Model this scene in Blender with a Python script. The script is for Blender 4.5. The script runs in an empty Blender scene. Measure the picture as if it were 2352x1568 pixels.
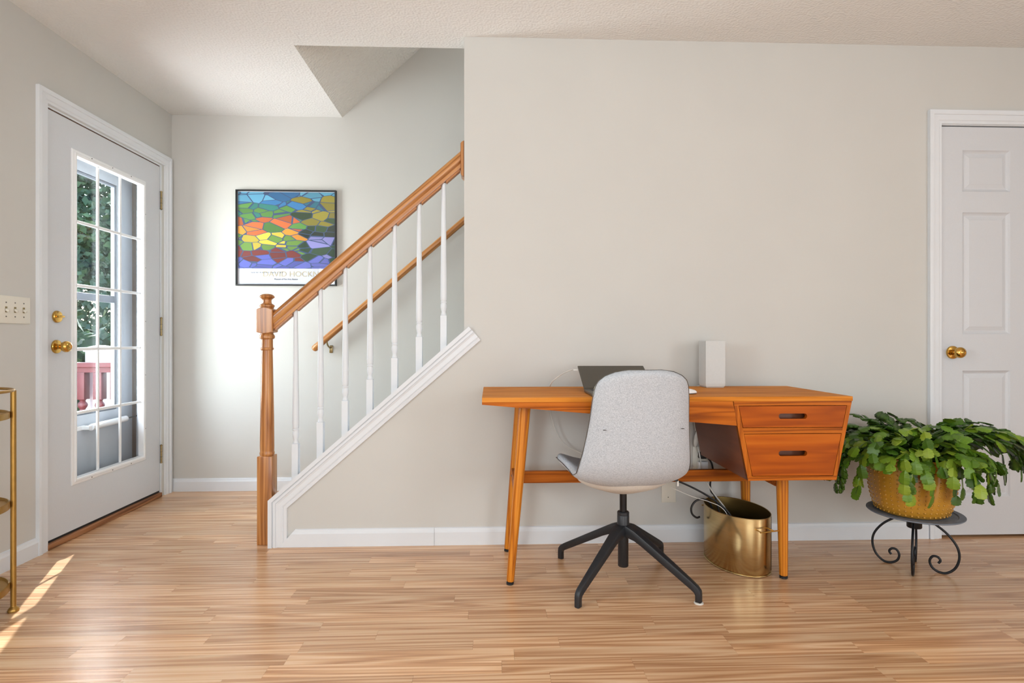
import bpy, bmesh, math, random
from mathutils import Vector, Matrix, Euler

# ------------------------------------------------------------------ camera, world, lights, exposure
sc = bpy.context.scene
C = sc.collection
PI = math.pi
R = math.radians
YF, YB, XL = 2.75, 3.78, -2.067          # wall_front face, wall_back face, wall_left face
YAW = math.atan(0.0375)
F_PX = 1310.0

cam_d = bpy.data.cameras.new('camera')
cam = bpy.data.objects.new('camera', cam_d)
C.objects.link(cam)
cam.location = (0, 0, 0.985)
cam.rotation_euler = (PI / 2, 0, -YAW)
cam_d.sensor_width = 36
cam_d.sensor_fit = 'HORIZONTAL'
cam_d.lens = F_PX / 2352 * 36
cam_d.shift_y = (779 - 784) / 2352
cam_d.clip_start = 0.02
sc.camera = cam

w = bpy.data.worlds.new('world')
sc.world = w
w.use_nodes = True
wn = w.node_tree
wn.nodes.clear()
wo = wn.nodes.new('ShaderNodeOutputWorld')
wb = wn.nodes.new('ShaderNodeBackground')
ws = wn.nodes.new('ShaderNodeTexSky')
ws.sky_type = 'NISHITA'
ws.sun_disc = False
ws.sun_elevation = R(38)
ws.sun_rotation = R(-20)
ws.dust_density = 2.0
wb.inputs['Strength'].default_value = 1.4
wn.links.new(ws.outputs[0], wb.inputs[0])
wn.links.new(wb.outputs[0], wo.inputs[0])


def sun_lamp():
    d = bpy.data.lights.new('sun', 'SUN')
    d.energy = 15.0
    d.angle = R(0.5)
    d.color = (1, 0.94, 0.84)
    o = bpy.data.objects.new('sun', d)
    C.objects.link(o)
    v = Vector((0.40, -0.916, -0.90))
    o.rotation_euler = v.to_track_quat('-Z', 'Y').to_euler()


sun_lamp()


def area(name, loc, target, sx, sy, power, col):
    d = bpy.data.lights.new(name, 'AREA')
    d.shape = 'RECTANGLE'
    d.size = sx
    d.size_y = sy
    d.energy = power
    d.color = col
    o = bpy.data.objects.new(name, d)
    C.objects.link(o)
    o.location = loc
    o.rotation_euler = (Vector(target) - Vector(loc)).to_track_quat('-Z', 'Y').to_euler()
    return o


# daylight through the windows the room has: one in the left wall beside the camera, a wide one in the wall behind, one at right; then two added fills
area('daylight_side_window', (XL + 0.012, 0.45, 1.44), (4, 0.45, 1.44), 1.22, 0.80, 46, (0.82, 0.93, 1.0))
area('daylight_rear_window', (-0.3, -2.985, 1.30), (-0.3, 4, 1.30), 3.0, 1.9, 74, (0.84, 0.935, 1.0))
area('daylight_right_window', (3.985, -1.8, 1.30), (-4, -1.8, 1.30), 1.9, 2.0, 80, (0.88, 0.94, 1.0))
area('fill_outside_entry_door', (-3.0, 2.85, 1.0), (-1.5, 3.55, 1.25), 1.7, 2.0, 235, (1.0, 0.98, 0.955))  # added fill panel outdoors, out of view, brightens the alcove through the door
area('fill_stairwell', (1.685, 3.32, 3.15), (-4, 3.32, 2.2), 0.75, 0.85, 19, (0.95, 0.98, 1.0))  # added fill lamp high in the stairwell, unseen, lightens the soffit

vs = sc.view_settings
vs.view_transform = 'Standard'
vs.look = 'None'
vs.gamma = 1.0
vs.use_curve_mapping = False
vs.exposure = 0.15
sc.cycles.use_denoising = True
sc.cycles.adaptive_threshold = 0.06
sc.cycles.max_bounces = 7
sc.cycles.diffuse_bounces = 4
sc.cycles.glossy_bounces = 3
sc.cycles.transmission_bounces = 6
sc.cycles.transparent_max_bounces = 10
sc.cycles.caustics_reflective = False
sc.cycles.caustics_refractive = False
sc.cycles.sample_clamp_indirect = 6

# ------------------------------------------------------------------ materials
MATS = {}


def lin(c):
    return tuple((x / 12.92 if x <= 0.04045 else ((x + 0.055) / 1.055) ** 2.4) for x in (v / 255 for v in c))


def new_mat(name):
    m = bpy.data.materials.new(name)
    m.use_nodes = True
    nt = m.node_tree
    b = nt.nodes['Principled BSDF']
    MATS[name] = m
    return m, nt, b


def N(nt, t, **kw):
    n = nt.nodes.new(t)
    for k, v in kw.items():
        if k in n.inputs.keys():
            n.inputs[k].default_value = v
        else:
            setattr(n, k, v)
    return n


def ramp(nt, fac, stops, interp='LINEAR'):
    r = nt.nodes.new('ShaderNodeValToRGB')
    r.color_ramp.interpolation = interp
    el = r.color_ramp.elements
    while len(el) < len(stops):
        el.new(0.5)
    for e, (p, c) in zip(el, stops):
        e.position = p
        e.color = (*c, 1)
    nt.links.new(fac, r.inputs[0])
    return r


def bump(nt, b, height, strength, dist=0.001):
    bp = N(nt, 'ShaderNodeBump', Strength=strength, Distance=dist)
    nt.links.new(height, bp.inputs['Height'])
    nt.links.new(bp.outputs[0], b.inputs['Normal'])


def coords(nt, kind, scale=(1, 1, 1)):
    if kind == 'world':
        g = nt.nodes.new('ShaderNodeNewGeometry')
        out = g.outputs['Position']
    else:
        out = nt.nodes.new('ShaderNodeTexCoord').outputs['Object']
    mp = N(nt, 'ShaderNodeMapping')
    mp.inputs['Scale'].default_value = scale
    nt.links.new(out, mp.inputs[0])
    return mp.outputs[0]


def plain(name, col, rough=0.5, metal=0.0, var=0.06, nscale=30, bstr=0, spec=0.5, coat=0.0, bdist=0.001):
    m, nt, b = new_mat(name)
    c = lin(col)
    n = N(nt, 'ShaderNodeTexNoise', Scale=nscale, Detail=3.0)
    nt.links.new(coords(nt, 'object'), n.inputs['Vector'])
    r = ramp(nt, n.outputs[0], [(0.3, tuple(x * (1 - var) for x in c)), (0.7, tuple(min(1, x * (1 + var)) for x in c))])
    nt.links.new(r.outputs[0], b.inputs['Base Color'])
    b.inputs['Roughness'].default_value = rough
    b.inputs['Metallic'].default_value = metal
    b.inputs['Specular IOR Level'].default_value = spec
    b.inputs['Coat Weight'].default_value = coat
    if bstr:
        bump(nt, b, n.outputs[0], bstr, bdist)
    return m


def wall_mat(name, col, nscale, bstr, dist, rough=0.75, var=0.015):
    m, nt, b = new_mat(name)
    c = lin(col)
    v = coords(nt, 'world')
    n = N(nt, 'ShaderNodeTexNoise', Scale=nscale, Detail=0.0)
    nt.links.new(v, n.inputs['Vector'])
    n2 = N(nt, 'ShaderNodeTexNoise', Scale=2.2, Detail=2.0)
    nt.links.new(v, n2.inputs['Vector'])
    r = ramp(nt, n2.outputs[0], [(0.3, tuple(x * (1 - var) for x in c)), (0.7, tuple(x * (1 + var) for x in c))])
    nt.links.new(r.outputs[0], b.inputs['Base Color'])
    b.inputs['Roughness'].default_value = rough
    b.inputs['Specular IOR Level'].default_value = 0.25
    bump(nt, b, n.outputs[0], bstr, dist)
    return m


def wood(name, c1, c2, c3, axis, stretch=14, fine=120, bands=6.0, rough=0.35, rnd=False, tint=0.0, coat=0.0, nscale=3.0, spec=0.5):
    """Plain sawn timber: contour bands of a stretched noise, fine fibres, optional per-piece offset and tint."""
    m, nt, b = new_mat(name)
    L = nt.links.new
    co = nt.nodes.new('ShaderNodeTexCoord').outputs['Object']
    if rnd:
        oi = nt.nodes.new('ShaderNodeObjectInfo')
        mul = N(nt, 'ShaderNodeVectorMath', operation='SCALE')
        cb = nt.nodes.new('ShaderNodeCombineXYZ')
        L(oi.outputs['Random'], cb.inputs[0])
        L(oi.outputs['Random'], cb.inputs[1])
        L(oi.outputs['Random'], cb.inputs[2])
        L(cb.outputs[0], mul.inputs[0])
        mul.inputs['Scale'].default_value = 37.0
        ad = N(nt, 'ShaderNodeVectorMath', operation='ADD')
        L(co, ad.inputs[0])
        L(mul.outputs[0], ad.inputs[1])
        co = ad.outputs[0]
    k = {'X': 0, 'Y': 1, 'Z': 2}[axis]
    s1 = [stretch] * 3
    s1[k] = 1.0
    s2 = [fine] * 3
    s2[k] = 4.0
    m1 = N(nt, 'ShaderNodeMapping')
    m1.inputs['Scale'].default_value = s1
    L(co, m1.inputs[0])
    m2 = N(nt, 'ShaderNodeMapping')
    m2.inputs['Scale'].default_value = s2
    L(co, m2.inputs[0])
    n1 = N(nt, 'ShaderNodeTexNoise', Scale=nscale * 0.33, Detail=1.5, Roughness=0.4)
    L(m1.outputs[0], n1.inputs['Vector'])
    mu = N(nt, 'ShaderNodeMath', operation='MULTIPLY')
    mu.inputs[1].default_value = bands
    L(n1.outputs[0], mu.inputs[0])
    pp = N(nt, 'ShaderNodeMath', operation='PINGPONG')
    pp.inputs[1].default_value = 0.5
    L(mu.outputs[0], pp.inputs[0])
    p2 = N(nt, 'ShaderNodeMath', operation='MULTIPLY')
    p2.inputs[1].default_value = 2.0
    L(pp.outputs[0], p2.inputs[0])
    n2 = N(nt, 'ShaderNodeTexNoise', Scale=1.0, Detail=1.0)
    L(m2.outputs[0], n2.inputs['Vector'])
    mx = N(nt, 'ShaderNodeMix', data_type='FLOAT')
    mx.inputs[0].default_value = 0.5
    L(p2.outputs[0], mx.inputs[2])
    L(n2.outputs[0], mx.inputs[3])
    r = ramp(nt, mx.outputs[0], [(0.22, lin(c1)), (0.5, lin(c2)), (0.78, lin(c3))])
    out = r.outputs[0]
    if rnd and tint:
        hs = N(nt, 'ShaderNodeHueSaturation')
        mr = N(nt, 'ShaderNodeMapRange')
        mr.inputs[3].default_value = 1 - tint
        mr.inputs[4].default_value = 1 + tint
        L(oi.outputs['Random'], mr.inputs[0])
        L(mr.outputs[0], hs.inputs['Value'])
        L(out, hs.inputs['Color'])
        out = hs.outputs[0]
    L(out, b.inputs['Base Color'])
    b.inputs['Roughness'].default_value = rough
    b.inputs['Coat Weight'].default_value = coat
    b.inputs['Coat Roughness'].default_value = 0.15
    b.inputs['Specular IOR Level'].default_value = spec
    bump(nt, b, n2.outputs[0], 0.08, 0.0005)
    return m


wall_mat('wall_paint', (206, 204, 199), 420, 0.10, 0.0006)
wall_mat('ceiling_paint', (236, 235, 233), 95, 0.45, 0.006, rough=0.9)
wall_mat('soffit_paint', (228, 225, 219), 75, 0.8, 0.009, rough=0.9)
wall_mat('trim_white', (226, 229, 233), 60, 0.03, 0.0006, rough=0.38)
plain('door_white', (211, 213, 217), rough=0.4, var=0.01, nscale=160, bstr=0.04, bdist=0.0006)
plain('pvc_white', (240, 241, 242), rough=0.3, var=0.008, nscale=80, bstr=0)
wood('plank_oak', (180, 130, 90), (213, 166, 124), (231, 193, 154), 'X', stretch=30, fine=210, bands=7.0, rough=0.27, rnd=True, tint=0.13, coat=0.16, nscale=2.0)
plain('oak_plain', (182, 118, 62), rough=0.35, var=0.05, nscale=60)
plain('subfloor_dark', (92, 62, 44), rough=0.8)
wood('rail_oak', (150, 92, 40), (186, 124, 66), (203, 145, 84), 'X', stretch=26, fine=160, bands=5, rough=0.28, coat=0.25)
wood('post_oak', (146, 88, 40), (184, 122, 66), (200, 142, 84), 'Z', stretch=26, fine=160, bands=5, rough=0.3, coat=0.2)
wood('desk_wood', (134, 64, 8), (174, 90, 14), (190, 104, 26), 'X', stretch=24, fine=110, bands=6, rough=0.45, coat=0.03, spec=0.15)
wood('desk_stile_wood', (134, 64, 8), (174, 90, 14), (190, 104, 26), 'Z', stretch=24, fine=110, bands=6, rough=0.45, coat=0.03, spec=0.15)
wood('desk_top_wood', (178, 102, 26), (208, 130, 46), (216, 142, 62), 'X', stretch=20, fine=110, bands=5, rough=0.55, coat=0.0, spec=0.1)
wood('desk_drawer_wood', (148, 66, 8), (180, 88, 12), (190, 100, 20), 'X', stretch=10, fine=60, bands=4, rough=0.45, coat=0.03, spec=0.15)
wood('desk_leg_wood', (158, 80, 12), (200, 118, 28), (214, 138, 46), 'Z', stretch=30, fine=110, bands=7, rough=0.38, coat=0.08, spec=0.3)
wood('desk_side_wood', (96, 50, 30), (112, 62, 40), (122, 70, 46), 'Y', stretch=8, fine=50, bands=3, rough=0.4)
wood('threshold_wood', (110, 66, 36), (150, 98, 60), (168, 116, 76), 'Y', stretch=22, fine=120, bands=4, rough=0.5)
plain('black_rubber', (26, 26, 28), rough=0.6, var=0.1)
plain('black_steel', (34, 36, 40), rough=0.42, var=0.08, nscale=200, bstr=0.06)
plain('iron_black', (22, 23, 27), rough=0.45, metal=0.3, var=0.1, nscale=120, bstr=0.1)
plain('column_steel', (46, 44, 44), rough=0.3, metal=0.8, var=0.05)
plain('brass_bright', (212, 168, 88), rough=0.16, metal=1.0, var=0.04, bstr=0)
plain('brass_worn', (150, 132, 96), rough=0.32, metal=1.0, var=0.12, nscale=90, bstr=0.05)
plain('gold_paint', (172, 134, 68), rough=0.36, metal=0.75, var=0.06, nscale=60, bstr=0.02)
plain('switch_ivory', (226, 221, 208), rough=0.35, var=0.01, bstr=0)
plain('screw_steel', (120, 118, 112), rough=0.35, metal=0.9, bstr=0)
plain('screw_dark', (60, 58, 56), rough=0.6, bstr=0)
plain('frame_black', (30, 30, 32), rough=0.35, bstr=0)
plain('laptop_grey', (82, 76, 66), rough=0.4, metal=0.3, bstr=0, var=0.02)
plain('cord_white', (216, 214, 208), rough=0.45, bstr=0)
plain('cord_black', (24, 24, 26), rough=0.5, bstr=0)
plain('carpet_grey', (176, 172, 160), rough=0.95, var=0.2, nscale=300, bstr=0.5, bdist=0.004)
plain('felt_white', (218, 214, 206), rough=0.95, var=0.1, nscale=300, bstr=0.4)
plain('soil_dark', (52, 40, 30), rough=0.95, var=0.3, nscale=60, bstr=0.6, bdist=0.01)
plain('slate_plate', (112, 120, 132), rough=0.55, var=0.16, nscale=45, bstr=0.25, bdist=0.002)
plain('plastic_dark', (32, 32, 36), rough=0.4, bstr=0)
plain('storm_white', (186, 193, 202), rough=0.4, var=0.02, bstr=0)
plain('aluminium_grey', (128, 134, 144), rough=0.4, metal=0.4, var=0.03, bstr=0)
plain('jamb_tan', (226, 178, 116), rough=0.6, var=0.06)
plain('jamb_taupe', (150, 132, 116), rough=0.6, var=0.05)
plain('deck_red', (76, 14, 20), rough=0.6, var=0.12, nscale=18)
plain('deck_board', (134, 70, 60), rough=0.75, var=0.15, nscale=12)
plain('bark', (120, 104, 84), rough=0.9, var=0.25, nscale=14, bstr=0.6, bdist=0.02)
plain('lawn', (92, 106, 56), rough=0.9, var=0.25, nscale=3, bstr=0.3, bdist=0.02)
plain('curtain_cloth', (226, 222, 214), rough=0.9, var=0.03)
plain('mustard_glaze', (188, 136, 42), rough=0.28, var=0.07, nscale=14, bstr=0.03, coat=0.35)


def fabric(name, ca, cb_):
    m, nt, b = new_mat(name)
    L = nt.links.new
    v = coords(nt, 'object')
    w1 = N(nt, 'ShaderNodeTexNoise', Scale=1.0, Detail=2.0)
    m1 = N(nt, 'ShaderNodeMapping')
    m1.inputs['Scale'].default_value = (900, 900, 160)
    L(v, m1.inputs[0])
    L(m1.outputs[0], w1.inputs['Vector'])
    w2 = N(nt, 'ShaderNodeTexNoise', Scale=1.0, Detail=2.0)
    m2 = N(nt, 'ShaderNodeMapping')
    m2.inputs['Scale'].default_value = (160, 160, 900)
    L(v, m2.inputs[0])
    L(m2.outputs[0], w2.inputs['Vector'])
    mx = N(nt, 'ShaderNodeMath', operation='ADD')
    L(w1.outputs[0], mx.inputs[0])
    L(w2.outputs[0], mx.inputs[1])
    h = N(nt, 'ShaderNodeMath', operation='MULTIPLY')
    h.inputs[1].default_value = 0.5
    L(mx.outputs[0], h.inputs[0])
    r = ramp(nt, h.outputs[0], [(0.36, lin(ca)), (0.6, lin(cb_))])
    L(r.outputs[0], b.inputs['Base Color'])
    b.inputs['Roughness'].default_value = 0.9
    b.inputs['Specular IOR Level'].default_value = 0.2
    b.inputs['Sheen Weight'].default_value = 0.15
    bump(nt, b, h.outputs[0], 0.35, 0.001)


fabric('chair_fabric', (158, 163, 171), (204, 207, 212))
fabric('chair_under_fabric', (206, 200, 190), (220, 214, 206))


def brushed(name, col, rough=0.26):
    m, nt, b = new_mat(name)
    L = nt.links.new
    n = N(nt, 'ShaderNodeTexNoise', Scale=1.0, Detail=3.0)
    L(coords(nt, 'object', (6, 6, 420)), n.inputs['Vector'])
    c = lin(col)
    r = ramp(nt, n.outputs[0], [(0.3, tuple(x * 0.9 for x in c)), (0.7, tuple(x * 1.08 for x in c))])
    L(r.outputs[0], b.inputs['Base Color'])
    b.inputs['Metallic'].default_value = 1.0
    b.inputs['Roughness'].default_value = rough
    b.inputs['Anisotropic'].default_value = 0.55
    bump(nt, b, n.outputs[0], 0.06, 0.0004)


brushed('basket_brass', (198, 174, 126), 0.22)
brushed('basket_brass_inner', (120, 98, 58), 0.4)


def glass(name, refl=0.06, tint=(1, 1, 1)):
    m = bpy.data.materials.new(name)
    m.use_nodes = True
    nt = m.node_tree
    nt.nodes.clear()
    o = nt.nodes.new('ShaderNodeOutputMaterial')
    t = nt.nodes.new('ShaderNodeBsdfTransparent')
    t.inputs[0].default_value = (*tint, 1)
    g = N(nt, 'ShaderNodeBsdfGlossy', Roughness=0.02)
    lw_ = N(nt, 'ShaderNodeLayerWeight', Blend=0.5)
    f = N(nt, 'ShaderNodeMath', operation='POWER')
    f.inputs[1].default_value = 5.0
    nt.links.new(lw_.outputs['Facing'], f.inputs[0])
    n = N(nt, 'ShaderNodeTexNoise', Scale=3.0)
    mu = N(nt, 'ShaderNodeMath', operation='MULTIPLY_ADD')
    mu.inputs[1].default_value = 0.006
    nt.links.new(n.outputs[0], mu.inputs[0])
    nt.links.new(f.outputs[0], mu.inputs[2])
    mx = nt.nodes.new('ShaderNodeMixShader')
    nt.links.new(mu.outputs[0], mx.inputs[0])
    nt.links.new(t.outputs[0], mx.inputs[1])
    nt.links.new(g.outputs[0], mx.inputs[2])
    nt.links.new(mx.outputs[0], o.inputs[0])
    MATS[name] = m


glass('pane_glass')
glass('storm_glass', tint=(0.88, 0.93, 0.95))


def translucent(name, col):
    m, nt, b = new_mat(name)
    n = N(nt, 'ShaderNodeTexNoise', Scale=120.0, Detail=3.0)
    nt.links.new(coords(nt, 'object'), n.inputs['Vector'])
    c = lin(col)
    r = ramp(nt, n.outputs[0], [(0.3, tuple(x * 0.97 for x in c)), (0.7, c)])
    nt.links.new(r.outputs[0], b.inputs['Base Color'])
    b.inputs['Roughness'].default_value = 0.6


translucent('lamp_paper', (204, 205, 203))


def leaf_mat(name, c1, c2, c3, rough=0.35):
    m, nt, b = new_mat(name)
    L = nt.links.new
    oi = nt.nodes.new('ShaderNodeObjectInfo')
    n = N(nt, 'ShaderNodeTexNoise', Scale=38.0, Detail=2.0)
    L(coords(nt, 'object'), n.inputs['Vector'])
    mx = N(nt, 'ShaderNodeMix', data_type='FLOAT')
    mx.inputs[0].default_value = 0.3
    L(oi.outputs['Random'], mx.inputs[2])
    L(n.outputs[0], mx.inputs[3])
    r = ramp(nt, mx.outputs[0], [(0.1, lin(c1)), (0.5, lin(c2)), (0.9, lin(c3))])
    L(r.outputs[0], b.inputs['Base Color'])
    b.inputs['Roughness'].default_value = rough
    b.inputs['Specular IOR Level'].default_value = 0.4


leaf_mat('cactus_leaf', (50, 84, 24), (92, 128, 28), (142, 160, 50))
leaf_mat('cactus_midrib', (66, 88, 44), (84, 106, 52), (104, 124, 62))


def tree_mat(name, c1, c2, c3):
    m, nt, b = new_mat(name)
    n = N(nt, 'ShaderNodeTexNoise', Scale=1.6, Detail=5.0, Roughness=0.7)
    nt.links.new(coords(nt, 'world'), n.inputs['Vector'])
    r = ramp(nt, n.outputs[0], [(0.32, lin(c1)), (0.5, lin(c2)), (0.68, lin(c3))])
    nt.links.new(r.outputs[0], b.inputs['Base Color'])
    b.inputs['Roughness'].default_value = 0.7


tree_mat('tree_leaf', (42, 60, 40), (64, 86, 54), (100, 116, 72))
tree_mat('tree_leaf_dark', (26, 44, 26), (46, 70, 36), (104, 118, 52))


def poster_mat():
    """Plain stand-in print: a patchwork of flat colour cells going from blue at the top to dark red and violet below."""
    m, nt, b = new_mat('poster_print')
    L = nt.links.new
    co = nt.nodes.new('ShaderNodeTexCoord').outputs['Object']   # x: -0.31..0.31, z: 0..0.6
    mp = N(nt, 'ShaderNodeMapping')
    mp.inputs['Scale'].default_value = (11, 1, 25)
    L(co, mp.inputs[0])
    v = N(nt, 'ShaderNodeTexVoronoi', Scale=1.0)
    L(mp.outputs[0], v.inputs['Vector'])
    e = N(nt, 'ShaderNodeTexVoronoi', Scale=1.0, feature='DISTANCE_TO_EDGE')
    L(mp.outputs[0], e.inputs['Vector'])
    sp = nt.nodes.new('ShaderNodeSeparateXYZ')
    L(v.outputs['Position'], sp.inputs[0])
    sc_ = nt.nodes.new('ShaderNodeSeparateColor')
    L(v.outputs['Color'], sc_.inputs[0])
    # cell height 0..1 with jitter
    h = N(nt, 'ShaderNodeMath', operation='MULTIPLY_ADD')
    h.inputs[1].default_value = 1 / (25 * 0.5)
    L(sp.outputs[2], h.inputs[0])
    j = N(nt, 'ShaderNodeMath', operation='MULTIPLY_ADD')
    j.inputs[1].default_value = 0.22
    j.inputs[2].default_value = -0.11
    L(sc_.outputs[0], j.inputs[0])
    L(j.outputs[0], h.inputs[2])
    left = ramp(nt, h.outputs[0], [(0.0, lin((84, 92, 176))), (0.09, lin((112, 38, 32))), (0.25, lin((96, 134, 52))), (0.35, lin((206, 184, 60))), (0.44, lin((216, 142, 42))),
                                   (0.54, lin((190, 96, 46))), (0.62, lin((84, 134, 60))), (0.74, lin((44, 120, 110))), (0.86, lin((48, 112, 164))), (0.97, lin((92, 160, 194)))], 'CONSTANT')
    right = ramp(nt, h.outputs[0], [(0.0, lin((92, 98, 176))), (0.12, lin((40, 66, 44))), (0.22, lin((128, 126, 184))), (0.34, lin((32, 46, 36))), (0.50, lin((44, 70, 40))),
                                    (0.60, lin((142, 132, 44))), (0.82, lin((44, 110, 130))), (0.95, lin((90, 160, 190)))], 'CONSTANT')
    gx = N(nt, 'ShaderNodeMath', operation='GREATER_THAN')
    gx.inputs[1].default_value = 1.0
    L(sp.outputs[0], gx.inputs[0])
    mx = N(nt, 'ShaderNodeMix', data_type='RGBA')
    L(gx.outputs[0], mx.inputs[0])
    L(left.outputs[0], mx.inputs[6])
    L(right.outputs[0], mx.inputs[7])
    hs = N(nt, 'ShaderNodeHueSaturation')
    jv = N(nt, 'ShaderNodeMath', operation='MULTIPLY_ADD')
    jv.inputs[1].default_value = 0.5
    jv.inputs[2].default_value = 0.7
    L(sc_.outputs[1], jv.inputs[0])
    L(jv.outputs[0], hs.inputs['Value'])
    L(mx.outputs[2], hs.inputs['Color'])
    ln = N(nt, 'ShaderNodeMath', operation='LESS_THAN')
    ln.inputs[1].default_value = 0.035
    L(e.outputs['Distance'], ln.inputs[0])
    m2 = N(nt, 'ShaderNodeMix', data_type='RGBA')
    L(ln.outputs[0], m2.inputs[0])
    L(hs.outputs[0], m2.inputs[6])
    m2.inputs[7].default_value = (*lin((52, 74, 110)), 1)
    L(m2.outputs[2], b.inputs['Base Color'])
    b.inputs['Roughness'].default_value = 0.6
    b.inputs['Coat Weight'].default_value = 1.0
    b.inputs['Coat Roughness'].default_value = 0.02


poster_mat()
plain('poster_paper', (206, 208, 216), rough=0.6, var=0.01, bstr=0, coat=1.0)
MATS['poster_paper'].node_tree.nodes['Principled BSDF'].inputs['Coat Roughness'].default_value = 0.02
plain('ink_gold', (190, 178, 150), rough=0.7, bstr=0)
plain('ink_grey', (104, 112, 128), rough=0.7, bstr=0)

# ------------------------------------------------------------------ helpers
WORG = {}


def wpos(o):
    return WORG.get(o.name, Vector((0, 0, 0)))


def link(o, parent, origin):
    C.objects.link(o)
    origin = Vector(origin)
    if parent is not None:
        o.parent = parent
        o.location = origin - wpos(parent)
    else:
        o.location = origin
    WORG[o.name] = origin
    return o


def tag(o, label=None, cat=None, group=None, kind=None):
    if label:
        o['label'] = label
    if cat:
        o['category'] = cat
    if group:
        o['group'] = group
    if kind:
        o['kind'] = kind
    return o


def empty(name, loc, label=None, cat=None, group=None, kind=None):
    o = bpy.data.objects.new(name, None)
    o.empty_display_size = 0.05
    link(o, None, loc)
    return tag(o, label, cat, group, kind)


def obj(name, bm, mat, parent=None, smooth=False, origin=None, kind=None, recalc=True):
    if recalc:
        bmesh.ops.recalc_face_normals(bm, faces=bm.faces)
    vs_ = [v.co for v in bm.verts]
    if origin is None:
        lo = Vector((min(v[i] for v in vs_) for i in range(3)))
        hi = Vector((max(v[i] for v in vs_) for i in range(3)))
        origin = Vector(((lo.x + hi.x) / 2, (lo.y + hi.y) / 2, lo.z))
    origin = Vector(origin)
    bmesh.ops.translate(bm, verts=bm.verts, vec=-origin)
    me = bpy.data.meshes.new(name)
    bm.to_mesh(me)
    bm.free()
    if smooth:
        me.polygons.foreach_set('use_smooth', [True] * len(me.polygons))
        if smooth != 'all':
            try:
                me.set_sharp_from_angle(angle=R(38 if smooth is True else smooth))
            except Exception:
                pass
    me.materials.append(MATS[mat])
    o = bpy.data.objects.new(name, me)
    link(o, parent, origin)
    if kind:
        o['kind'] = kind
    return o


def copy_obj(o, loc, parent=None):
    c = o.copy()
    return link(c, parent, loc)


def BM():
    return bmesh.new()


def box(bm, x0, x1, y0, y1, z0, z1, bev=0.0, seg=2, mtx=None):
    vs_ = [bm.verts.new(p) for p in ((x0, y0, z0), (x1, y0, z0), (x1, y1, z0), (x0, y1, z0), (x0, y0, z1), (x1, y0, z1), (x1, y1, z1), (x0, y1, z1))]
    fs = [bm.faces.new([vs_[i] for i in f]) for f in ((3, 2, 1, 0), (4, 5, 6, 7), (0, 1, 5, 4), (1, 2, 6, 5), (2, 3, 7, 6), (3, 0, 4, 7))]
    if mtx is not None:
        bmesh.ops.transform(bm, matrix=mtx, verts=vs_)
    if bev > 0:
        es = list({e for f in fs for e in f.edges})
        bmesh.ops.bevel(bm, geom=es, offset=bev, segments=seg, affect='EDGES', profile=0.5)
    return vs_


def prism(bm, pts, axis, a0, a1, bev=0.0, seg=2, mtx=None):
    """Polygon pts in the plane across axis, extruded from a0 to a1 (axis 'Y': pts are (x,z); 'X': (y,z); 'Z': (x,y))."""
    def mk(p, a):
        return {'Y': (p[0], a, p[1]), 'X': (a, p[0], p[1]), 'Z': (p[0], p[1], a)}[axis]
    A = [bm.verts.new(mk(p, a0)) for p in pts]
    B = [bm.verts.new(mk(p, a1)) for p in pts]
    n = len(pts)
    fs = [bm.faces.new(A), bm.faces.new(B[::-1])]
    for i in range(n):
        fs.append(bm.faces.new((A[i], B[i], B[(i + 1) % n], A[(i + 1) % n])))
    if mtx is not None:
        bmesh.ops.transform(bm, matrix=mtx, verts=A + B)
    if bev > 0:
        bmesh.ops.recalc_face_normals(bm, faces=fs)
        es = list({e for f in fs for e in f.edges})
        bmesh.ops.bevel(bm, geom=es, offset=bev, segments=seg, affect='EDGES', profile=0.5)


def lathe(bm, prof, cx=0, cy=0, cz=0, n=24, mtx=None, ex=1.0, ey=1.0, cap=True):
    rings = []
    vs_ = []
    for r, z in prof:
        ring = [bm.verts.new((cx + r * ex * math.cos(2 * PI * i / n), cy + r * ey * math.sin(2 * PI * i / n), cz + z)) for i in range(n)]
        rings.append(ring)
        vs_ += ring
    for a, b in zip(rings, rings[1:]):
        for i in range(n):
            bm.faces.new((a[i], a[(i + 1) % n], b[(i + 1) % n], b[i]))
    if cap:
        for ring in (rings[0], rings[-1]):
            bm.faces.new(ring)
    if mtx is not None:
        bmesh.ops.transform(bm, matrix=mtx, verts=vs_)
    return vs_


def smooth_path(pts, sub=6):
    P = [Vector(p) for p in pts]
    out = []
    for i in range(len(P) - 1):
        p0, p1, p2, p3 = P[max(i - 1, 0)], P[i], P[i + 1], P[min(i + 2, len(P) - 1)]
        for k in range(sub):
            t = k / sub
            out.append(0.5 * ((2 * p1) + (p2 - p0) * t + (2 * p0 - 5 * p1 + 4 * p2 - p3) * t * t + (3 * p1 - p0 - 3 * p2 + p3) * t ** 3))
    out.append(P[-1])
    return out


def tube(bm, pts, r, n=8, sub=0):
    P = smooth_path(pts, sub) if sub else [Vector(p) for p in pts]
    rr = r if callable(r) else (lambda t: r)
    t0 = (P[1] - P[0]).normalized()
    up = Vector((0, 0, 1)) if abs(t0.z) < 0.9 else Vector((1, 0, 0))
    nrm = t0.cross(up).normalized()
    rings = []
    for i, p in enumerate(P):
        t = (P[min(i + 1, len(P) - 1)] - P[max(i - 1, 0)]).normalized()
        nrm = (nrm - t * nrm.dot(t))
        nrm = nrm.normalized() if nrm.length > 1e-6 else t.orthogonal().normalized()
        bi = t.cross(nrm)
        q = rr(i / (len(P) - 1))
        rings.append([bm.verts.new(p + nrm * (q * math.cos(2 * PI * k / n)) + bi * (q * math.sin(2 * PI * k / n))) for k in range(n)])
    for a, b in zip(rings, rings[1:]):
        for i in range(n):
            bm.faces.new((a[i], a[(i + 1) % n], b[(i + 1) % n], b[i]))
    bm.faces.new(rings[0])
    bm.faces.new(rings[-1])


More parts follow.
